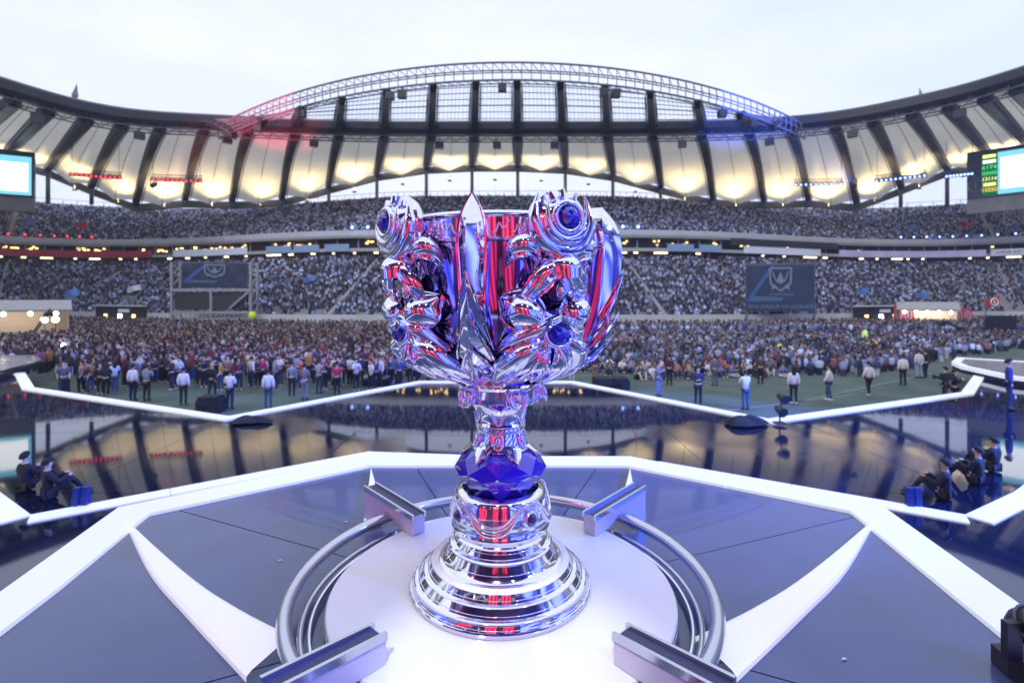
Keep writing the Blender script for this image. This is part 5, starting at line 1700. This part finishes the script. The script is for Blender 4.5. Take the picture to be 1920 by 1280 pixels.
for nm, J in POSES.items():
    top = J['ht']; hdp = J['hd']
    body = sub_skin('person', J, set(J), 0.0, None, 1)
    shirt_l = sub_skin('jacket', J, {'pel', 'wai', 'che', 'nb', 'ls', 'le', 'lw', 'rs', 're', 'rw'}, .026, M_objcol, 1, over=dict(nb=.055))
    shirt_s = sub_skin('shirt', J, {'pel', 'wai', 'che', 'nb', 'ls', 'le', 'rs', 're'}, .022, M_objcol, 1, over=dict(nb=.055, le=.05, re=.05))
    trou = sub_skin('trousers', J, {'pel', 'lp', 'lk', 'la', 'rp', 'rk', 'ra'}, .012, M_objcol, 1)
    hb = MB()
    hc = Vector(hdp) + Vector((0, .018, .035))
    rows = []
    for j in range(6):
        th = PI * .62 * j / 5
        rows.append([hc + Vector((.098 * math.sin(th) * math.cos(a) + 0, .108 * math.sin(th) * math.sin(a) + (.02 * j / 5), .105 * math.cos(th) - (.03 * max(0, math.sin(a)) * j / 5) + (.055 * max(0, -math.sin(a)) * j / 5))) for a in [2 * PI * i / 12 for i in range(12)]])
    hair = hb.grid(rows, closed=True).mesh('hair', M_objcol, True)
    lb = []
    for j in range(8):
        f = j / 7
        lb.append([hc + Vector(((.095 + .01 * f) * math.cos(a), .045 + .055 * math.sin(a), .06 - .36 * f)) for a in [PI * i / 8 for i in range(9)]])
    long_hair = MB().grid(rows, closed=True).grid(lb).mesh('hair', M_objcol, True)
    shoes = []
    for s in ('l', 'r'):
        a, t_ = Vector(J[s + 'a']), Vector(J[s + 't'])
        shoes.append(MB().tube([a + (a - t_) * .35 - Vector((0, 0, .02)), a - Vector((0, 0, .01)), a.lerp(t_, .6), t_ + (t_ - a) * .2], [.03, .055, .048, .02], 8).mesh('shoe', M_objcol, True))
    # a plain face: nose, brow shadow, mouth as relief on the front of the head
    fc = MB(); h0 = Vector(hdp)
    fc.tube([h0 + Vector((0, -.088, .012)), h0 + Vector((0, -.106, -.012)), h0 + Vector((0, -.09, -.02))], [.006, .013, .006], 6)
    for s in (-1, 1):
        fc.ball(h0 + Vector((s * .033, -.083, .012)), .011, 8, 5)
        fc.ball(h0 + Vector((s * .088, .0, .0)), (.012, .02, .028), 8, 5)
    fc.tube([h0 + Vector((-.024, -.082, -.045)), h0 + Vector((0, -.09, -.047)), h0 + Vector((.024, -.082, -.045))], [.003, .006, .003], 5)
    face = fc.mesh('face', M_objcol, True)
    body.materials.clear(); body.materials.append(M_objcol)
    FIG[nm] = dict(body=body, jacket=shirt_l, shirt=shirt_s, trousers=trou, hair=hair, long=long_hair, shoes=shoes, face=face)
SKIN = [(.55, .36, .26), (.60, .40, .30), (.50, .32, .23), (.62, .43, .33)]
def person(loc, rz, pose, top, bottom, hair=(.012, .01, .01), sleeve='jacket', shoe=(.05, .05, .055), scale=1.0, label=None, group=None, longh=False, face=True, detail=True):
    F = FIG[pose]
    sk = random.choice(SKIN)
    o = link('person', F['body'], None, loc)
    o.rotation_euler = (0, 0, rz); o.scale = (scale,) * 3
    o.color = (*sk, 1)
    tag(o, label, 'person', group)
    parts = [(sleeve, F[sleeve], top), ('trousers', F['trousers'], bottom), ('hair', F['long' if longh else 'hair'], hair)]
    if detail:
        parts += [('shoe', q_, shoe) for q_ in F['shoes']]
    if detail and face:
        parts += [('face', F['face'], tuple(c * .75 for c in sk))]
    for n_, me, c in parts:
        k = link(n_, me, o); k.color = (*c, 1)
    return o
WHITE, GREY, DARK, NAVY, REDC, MAROON, PLAID, PURP, JEAN, BLACK = (.72, .70, .74), (.22, .22, .25), (.03, .03, .035), (.02, .025, .06), (.48, .02, .06), (.10, .02, .03), (.17, .16, .18), (.10, .05, .22), (.04, .065, .14), (.012, .012, .016)
def gp_(px, py, z=0.0): 
    p = ground_at(px, py, z); p.z = z + .002; return p
AWAY, HERE = PI, 0.0
S = [
 (249, 751, 'stand', AWAY, WHITE, BLACK, 'jacket', 'person in a white shirt on the grass, leftmost of the four in white', {}),
 (275, 752, 'phone', AWAY, GREY, DARK, 'jacket', 'person in a grey top seen from behind, right beside the leftmost white shirt', {}),
 (344, 760, 'stand', AWAY, WHITE, BLACK, 'jacket', 'person in white shirt left of the black case, second of the four in white', {}),
 (398, 747, 'walk', AWAY, BLACK, BLACK, 'jacket', 'person in black with pale hair walking away on the grass at the left', dict(hair=(.42, .33, .16))),
 (431, 767, 'folded', AWAY, WHITE, NAVY, 'jacket', 'person in a white shirt nearest the black cloth heap, third of the four in white', {}),
 (503, 765, 'stand', AWAY, WHITE, JEAN, 'jacket', 'person in a white shirt and jeans, rightmost of the four in white', {}),
 (547, 743, 'stand', AWAY, GREY, BLACK, 'shirt', 'person in a grey T-shirt and black trousers at the left crowd edge', {}),
 (571, 750, 'folded', AWAY, PLAID, (.2, .19, .22), 'jacket', 'person in a plaid grey outfit at the left crowd edge', {}),
 (632, 742, 'stand', AWAY, REDC, BLACK, 'shirt', 'person in a bright red shirt standing left of the trophy', {}),
 (491, 726, 'stand', AWAY, REDC, BLACK, 'jacket', 'person in a red coat standing inside the left crowd', {}),
 (702, 722, 'stand', AWAY, PURP, BLACK, 'shirt', 'person in a purple vest standing just left of the trophy', {}),
 (598, 738, 'phone', AWAY, (.35, .30, .40), JEAN, 'shirt', 'person in a lilac top and jeans left of the red shirt', {}),
 (1072, 716, 'stand', AWAY, (.5, .36, .36), (.55, .42, .42), 'shirt', 'person in pink clothes just right of the trophy stem', {}),
 (1116, 716, 'stand', HERE, MAROON, (.25, .13, .12), 'jacket', 'person in a maroon top facing the stage right of the trophy', {}),
 (1234, 744, 'phone', HERE + .9, (.20, .19, .24), (.16, .20, .36), 'jacket', 'person in a grey jacket and pale jeans turned sideways right of the trophy', {}),
 (1255, 722, 'stand', AWAY, MAROON, BLACK, 'jacket', 'person in a maroon jacket standing before the seated crowd', {}),
 (1309, 760, 'folded', HERE, NAVY, BLACK, 'jacket', 'person in a wide navy coat facing the stage on the grass', dict(scale=1.02)),
 (1340, 724, 'stand', AWAY, (.17, .15, .22), (.10, .12, .2), 'jacket', 'person in a grey-purple top before the seated crowd', {}),
 (1398, 768, 'phone', AWAY, WHITE, (.05, .09, .20), 'jacket', 'person in a pinkish white shirt and blue jeans behind the right cloth heap', {}),
 (1426, 720, 'stand', AWAY, (.09, .05, .05), BLACK, 'jacket', 'person in dark brown standing before the seated crowd', {}),
 (1488, 758, 'stand', AWAY, WHITE, BLACK, 'jacket', 'long-haired person in a long white top and black trousers on the grass', dict(longh=True, shoe=(.7, .7, .7))),
 (1554, 752, 'walk', AWAY + .8, WHITE, (.05, .08, .18), 'jacket', 'person in a white top and blue jeans walking on the grass at the right', dict(shoe=(.7, .7, .7))),
 (1629, 743, 'walk', AWAY + .4, WHITE, BLACK, 'jacket', 'person in a white top and black trousers between the jeans wearer and the camera crew', dict(shoe=(.6, .6, .6))),
 (1693, 723, 'stand', AWAY, WHITE, BLACK, 'jacket', 'person in white and black, nearer of the small figures by the right crowd', {}),
 (1723, 709, 'stand', AWAY, (.62, .62, .70), (.3, .35, .5), 'jacket', 'person in pale clothes beside a dark figure by the right crowd', {}),
 (1735, 709, 'walk', AWAY, BLACK, BLACK, 'jacket', 'person in black beside a pale figure by the right crowd', {}),
]
for px, py, pose, rz, top, bot, sl, lab, kw in S:
    person(gp_(px, py), rz + random.uniform(-.25, .25), pose, top, bot, sleeve=sl, label=lab, **kw)
person(gp_(1892, 768, 1.0), HERE + .9, 'stand', (.02, .035, .20), (.02, .03, .14), sleeve='jacket', label='person in a dark blue suit standing on the stage at the right edge', scale=1.03)
# camera operators at the right
person(gp_(1790, 766), AWAY - 2.2, 'phone', BLACK, BLACK, label='camera operator in black bending to a camera at the right stage edge')
person(gp_(1772, 758), AWAY + .6, 'stand', (.03, .03, .04), BLACK, label='helper in black standing left of the camera operator')
p = gp_(1776, 768)
t = thing('video_camera', 'black video camera on a tripod at the right stage edge', 'camera', p)
for a in (90, 210, 330):
    MB().bar((0, 0, 1.25), (.5 * math.cos(R(a)), .5 * math.sin(R(a)), .0), .04).build('tripod_leg', M_blackmetal, t)
MB().box((0, 0, 1.45), (.5, .22, .28)).bar((-.1, 0, 1.6), (.2, 0, 1.64), .04).build('camera_body', M_blackmetal, t)
MB().tube([(-.25, 0, 1.45), (-.5, 0, 1.45), (-.58, 0, 1.45)], [.08, .08, .11], 10).build('lens', M_blackmetal, t)
# stage crew crouching in black on the wet deck
for px, py, rz, lab in ((44, 955, 2.5, 'stage crew member in black sitting on the left deck, right of two'), (2, 938, 2.9, 'stage crew member in black sitting at the left edge, left of two'), (1815, 957, -2.4, 'stage crew member in black sitting on the right deck, nearest the light corner'),
                        (1876, 925, -2.6, 'stage crew member in black sitting on the right deck, second from the light corner'), (1904, 900, -2.8, 'stage crew member in black sitting at the right edge, third from the light corner')):
    q = gp_(px, py, 1.0); q.y += .5
    person(q, rz, 'sit', BLACK, BLACK, label=lab, scale=.85)
# the photographer, mirrored in the bowl
person((0.0, -.42, Z0 + .004), PI, 'phone', (.03, .035, .07), (.03, .04, .12), label='photographer in dark clothes holding up a camera, mirrored in the bowl', scale=1.0)

# ------------------------------------------------------------------ crowd on the pitch
PAL = np.array([(.66, .64, .74), (.30, .12, .20), (.03, .03, .04), (.03, .03, .04), (.025, .03, .05), (.05, .05, .06), (.02, .02, .025), (.12, .12, .14), (.22, .22, .25), (.60, .60, .66), (.68, .68, .74), (.05, .07, .18), (.16, .03, .05), (.10, .03, .05), (.30, .20, .24), (.09, .06, .05), (.34, .38, .50), (.05, .05, .12), (.36, .04, .06), (.40, .20, .04)])
PALR = np.array([(.78, .80, .90), (.55, .62, .85), (.04, .045, .07), (.06, .07, .12), (.10, .12, .20), (.22, .26, .40), (.55, .60, .75), (.65, .68, .80), (.03, .03, .04), (.15, .15, .18), (.30, .32, .38), (.08, .10, .25), (.20, .05, .06), (.35, .38, .5), (.05, .05, .06), (.12, .16, .34), (.3, .1, .1)])
CN = ['white', 'plum', 'black', 'black', 'near-black', 'charcoal', 'black', 'dark grey', 'grey', 'white', 'white', 'navy', 'maroon', 'maroon', 'dusty pink', 'brown', 'pale blue', 'dark blue', 'red', 'orange']
CNR = ['white', 'pale blue', 'navy', 'navy', 'slate', 'steel blue', 'pale', 'white', 'black', 'dark grey', 'grey', 'dark blue', 'maroon', 'pale blue', 'black', 'blue', 'rust']
def edge_left(px):     # nearest row of the crowd, by direction
    return float(np.interp(px, [-80, 60, 150, 240, 420, 560, 700, 760, 900], [24.5, 24.5, 25, 26, 27.5, 26, 26.5, 28.5, 33]))
def edge_right(px):
    return float(np.interp(px, [900, 1100, 1200, 1450, 1650, 1740, 1800, 1980], [33, 33.5, 31, 31.5, 32, 38, 42, 50]))
back = [Vector((bw(i, -23.6, 0)[0], bw(i, -23.6, 0)[1])) for i in range(NB)]
def back_at(ratio):
    c = [b for b in back if b.y > 20]
    return min(c, key=lambda b: abs(b.x / b.y - ratio)).y
bt = {r_: back_at(r_ / 40) for r_ in range(-58, 59)}
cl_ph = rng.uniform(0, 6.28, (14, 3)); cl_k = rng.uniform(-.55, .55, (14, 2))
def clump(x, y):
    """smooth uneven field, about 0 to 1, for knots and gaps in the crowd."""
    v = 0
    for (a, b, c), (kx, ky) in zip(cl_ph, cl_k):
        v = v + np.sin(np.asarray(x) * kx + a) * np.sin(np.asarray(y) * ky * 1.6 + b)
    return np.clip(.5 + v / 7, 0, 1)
crowd = []
y = 24.5
while y < 90:
    n = int(2.80 * y / .74)
    for i in range(n):
        rt_ = (i + rng.uniform(0, 1)) / n * 2.74 - 1.37
        yy = y + rng.uniform(-.32, .32)
        px = 960 + 960 * rt_
        e = edge_left(px) if px < 930 else edge_right(px)
        if yy < e - 1.2 + 1.8 * float(clump(x * 2.1, yy * .3 + 7)): continue
        if yy > bt[int(round(max(-58, min(58, rt_ * 40))))]: continue
        x = rt_ * yy
        # keep tents and satellite platforms free
        if x < -46 and 46 < yy < 62 and px < 140: continue
        if px < 110 and yy < 33: continue
        if yy < 36 and rng.uniform() < .12 * (1 - (yy - e) / 6): continue
        if rng.uniform() < .04 + .38 * float(clump(x, yy) < .32): continue
        crowd.append((x, yy, px))
    y += .80 + (y - 25) * .004
crowd.sort(key=lambda q: (q[0] ** 2 + q[1] ** 2 + (1e6 if not -10 < q[2] < 1930 else 0)))
NEAR = 262
cnt_ = {}
for (x, yy, px) in sorted(crowd[:NEAR], key=lambda q: q[2]):
    right = px > 930
    if right:
        ci = int(rng.integers(len(PALR))); col = tuple(PALR[ci]); cn = CNR[ci]
        pose = random.choice(['sit', 'sit', 'cross'])
        k_ = cnt_[(right, cn)] = cnt_.get((right, cn), -1) + 1
        lab = 'spectator in %s seated right of the trophy up front, %s such from left' % (cn, ORD[k_])
        grp = 'seated spectators in %s at the front of the right crowd' % cn
        rz = random.uniform(-.8, .8)
        bot = random.choice([BLACK, JEAN, (.5, .5, .55), DARK])
    else:
        ci = int(rng.integers(len(PAL))); col = tuple(PAL[ci]); cn = CN[ci]
        pose = random.choice(['stand', 'stand', 'phone', 'folded', 'walk'])
        k_ = cnt_[(right, cn)] = cnt_.get((right, cn), -1) + 1
        lab = 'spectator in %s standing in the left front crowd, %s such from left' % (cn, ORD[k_])
        grp = 'standing spectators in %s at the front of the left crowd' % cn
        rz = random.choice([0, 0, 0, AWAY]) + random.uniform(-.9, .9)
        bot = random.choice([BLACK, DARK, NAVY, JEAN, BLACK])
    person((x, yy, .002), rz, pose, col, bot, sleeve=random.choice(['jacket', 'jacket', 'shirt']), label=lab, group=grp, scale=random.uniform(.93, 1.04),
           hair=random.choice([(.012, .01, .01), (.012, .01, .01), (.03, .018, .012), (.02, .02, .022)]), longh=random.random() < .25, detail=False, shoe=DARK)

def crowd_mesh(name, pts, cols, hair_c, skin_c, heights, torso_w, parent=None, legs=None, label=None, cat=None):
    """many small figures in one mesh: legs/lap box, tapered torso with shoulders, head with hair cap."""
    n = len(pts)
    tv, tf, tg = [], [], []
    def ring6(rx, ry, z, dy=0):
        return [(rx * math.cos(2 * PI * i / 6), ry * math.sin(2 * PI * i / 6) + dy, z) for i in range(6)]
    rings = [(ring6(.17, .13, .0), 0), (ring6(.19, .14, .42), 0), (ring6(.25, .15, .50), 1), (ring6(.27, .15, .78), 1), (ring6(.07, .07, .86), 1), (ring6(.10, .11, .93), 2), (ring6(.105, .12, 1.02), 3), (ring6(.05, .06, 1.09), 3)]
    for r_, gcol in rings: tv += r_
    for j in range(len(rings) - 1):
        for k in range(6):
            a = j * 6 + k; b = j * 6 + (k + 1) % 6
            tf.append((a, b, b + 6, a + 6)); tg.append((2 if k in (3, 4, 5) else 3) if j in (4, 5) else (rings[j + 1][1] if j != 1 else 1))
    tf.append((42, 43, 44, 45)); tg.append(3); tf.append((42, 45, 46, 47)); tg.append(3)
    tv = np.array(tv); tf = np.array(tf); tg = np.array(tg)
    V = len(tv); Fn = len(tf)
    yaw = rng.uniform(-1.1, 1.1, n) + np.where(rng.uniform(0, 1, n) < .3, PI, 0); wob = rng.uniform(.88, 1.12, (n, 1))
    c, s = np.cos(yaw)[:, None], np.sin(yaw)[:, None]
    X = tv[None, :, 0] * c - tv[None, :, 1] * s
    Y = tv[None, :, 0] * s + tv[None, :, 1] * c
    Z = np.repeat(tv[None, :, 2], n, 0) * heights[:, None]
    lean = rng.normal(0, .06, (n, 2))
    X = X * wob * torso_w + lean[:, :1] * Z; Y = Y * wob * torso_w + lean[:, 1:] * Z
    P = np.stack([X, Y, Z], -1) + pts[:, None, :]
    F = (tf[None] + (np.arange(n) * V)[:, None, None]).reshape(-1)
    me = bpy.data.meshes.new(name)
    me.vertices.add(n * V); me.vertices.foreach_set('co', P.reshape(-1).astype(np.float32))
    me.loops.add(len(F)); me.loops.foreach_set('vertex_index', F.astype(np.int32))
    me.polygons.add(n * Fn); me.polygons.foreach_set('loop_start', (np.arange(n * Fn) * 4).astype(np.int32))
    me.update(calc_edges=True)
    at_c = me.attributes.new('col', 'FLOAT_COLOR', 'FACE')
    lg = legs if legs is not None else np.repeat(np.array([[.03, .03, .04]]), n, 0)
    C = np.zeros((n, Fn, 4), np.float32); C[..., 3] = 1
    for gcol, arr in ((0, lg), (1, cols), (2, skin_c), (3, hair_c)):
        C[:, tg == gcol, :3] = arr[:, None, :]
    at_c.data.foreach_set('color', C.reshape(-1))
    me.materials.append(M_attr)
    me.polygons.foreach_set('use_smooth', [True] * len(me.polygons))
    o = link(name, me, parent)
    tag(o, label, cat, kind='stuff')
    return o
far = np.array([(x, yy, 0.0) for x, yy, px in crowd[NEAR:]]); fpx = np.array([px for _, _, px in crowd[NEAR:]])
n = len(far)
fr = fpx > 930
cl_ = clump(far[:, 0], far[:, 1])[:, None]
cols = (.30 + .85 * cl_) * np.where(fr[:, None], PALR[rng.integers(0, len(PALR), n)], PAL[rng.integers(0, len(PAL), n)]) * rng.uniform(.75, 1.3, (n, 1)) * np.where(fr[:, None], np.array((.85, .95, 1.22)), np.array((1.0, .92, 1.1)))  # blue stage wash on the right crowd put into its cloth colours
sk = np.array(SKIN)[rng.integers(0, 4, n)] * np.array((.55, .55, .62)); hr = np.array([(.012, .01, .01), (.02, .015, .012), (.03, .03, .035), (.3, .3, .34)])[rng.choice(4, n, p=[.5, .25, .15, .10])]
lg = np.array([(.02, .02, .03), (.04, .05, .10), (.5, .5, .55), (.05, .05, .06)])[rng.choice(4, n, p=[.45, .25, .1, .2])]
hts = np.where(fr & (far[:, 1] < 62), rng.uniform(.92, 1.18, n), rng.uniform(1.48, 1.68, n))
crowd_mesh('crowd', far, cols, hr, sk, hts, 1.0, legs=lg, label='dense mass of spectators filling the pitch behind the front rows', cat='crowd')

# ------------------------------------------------------------------ spectators in the tiers
def tier_crowd(name, o0, z0, o1, z1, rows, label, occ):
    P_, C_, = [], []
    for i in range(NB):
        b = bowl[i]
        if b.y < 12: continue
        for r_ in range(rows):
            o = o0 + (o1 - o0) * (r_ + .55) / rows; z = z0 + (z1 - z0) * r_ / rows
            a, c = bwf(i, o, z), bwf(i + 1, o, z)
            L = (c - a).length
            m = int(L / .56)
            for k in range(m):
                f = (k + rng.uniform(.2, .8)) / m
                if i % 4 == 1 and abs(f - .5) < .11: continue
                q = a.lerp(c, f)
                if q.y < 20 or abs(q.x / q.y) > 1.75: continue
                px = 960 + 960 * q.x / q.y
                if rng.uniform() > occ(px, r_ / rows) * (.72 if clump(q.x * 1.3, q.z * 4) < .3 else 1): continue
                P_.append((q.x, q.y, q.z))
    pts = np.array(P_); n = len(pts)
    TP = np.array([(.78, .80, .90), (.70, .73, .86), (.50, .55, .72), (.03, .03, .045), (.04, .045, .07), (.08, .085, .12), (.18, .18, .22), (.30, .31, .36), (.60, .62, .70), (.05, .05, .06), (.10, .12, .22), (.45, .47, .55), (.12, .05, .06), (.025, .025, .03)])
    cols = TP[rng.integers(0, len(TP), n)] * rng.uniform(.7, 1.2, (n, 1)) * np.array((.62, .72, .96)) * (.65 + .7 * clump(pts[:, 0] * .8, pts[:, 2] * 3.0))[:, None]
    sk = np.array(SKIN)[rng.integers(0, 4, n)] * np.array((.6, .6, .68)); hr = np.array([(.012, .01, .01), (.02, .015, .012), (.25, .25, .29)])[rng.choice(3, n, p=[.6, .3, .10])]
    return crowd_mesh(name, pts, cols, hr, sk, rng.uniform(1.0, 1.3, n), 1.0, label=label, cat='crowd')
def occ_low(px, r_):
    base = .93
    if px > 1560: base = .86 - .32 * (r_ < .28) - .1 * math.sin(px / 37 + r_ * 9)
    if 120 < px < 340 and r_ < .3: base = .45
    if 470 < px < 720 and r_ < .10: base = .55
    return base
def occ_up(px, r_):
    base = .95
    if px > 1600: base = .82 - .4 * max(0, (px - 1700) / 220) * (r_ > .3) - .12 * math.sin(px / 29 + 7 * r_)
    if px < 120: base = .8
    return base
tier_crowd('lower_tier_crowd', LO0, LZ0, LO1, LZ1, LROWS, 'mass of spectators seated in the lower tier', occ_low)
tier_crowd('upper_tier_crowd', UO0, UZ0, UO1, UZ1, UROWS, 'mass of spectators seated in the upper tier', occ_up)
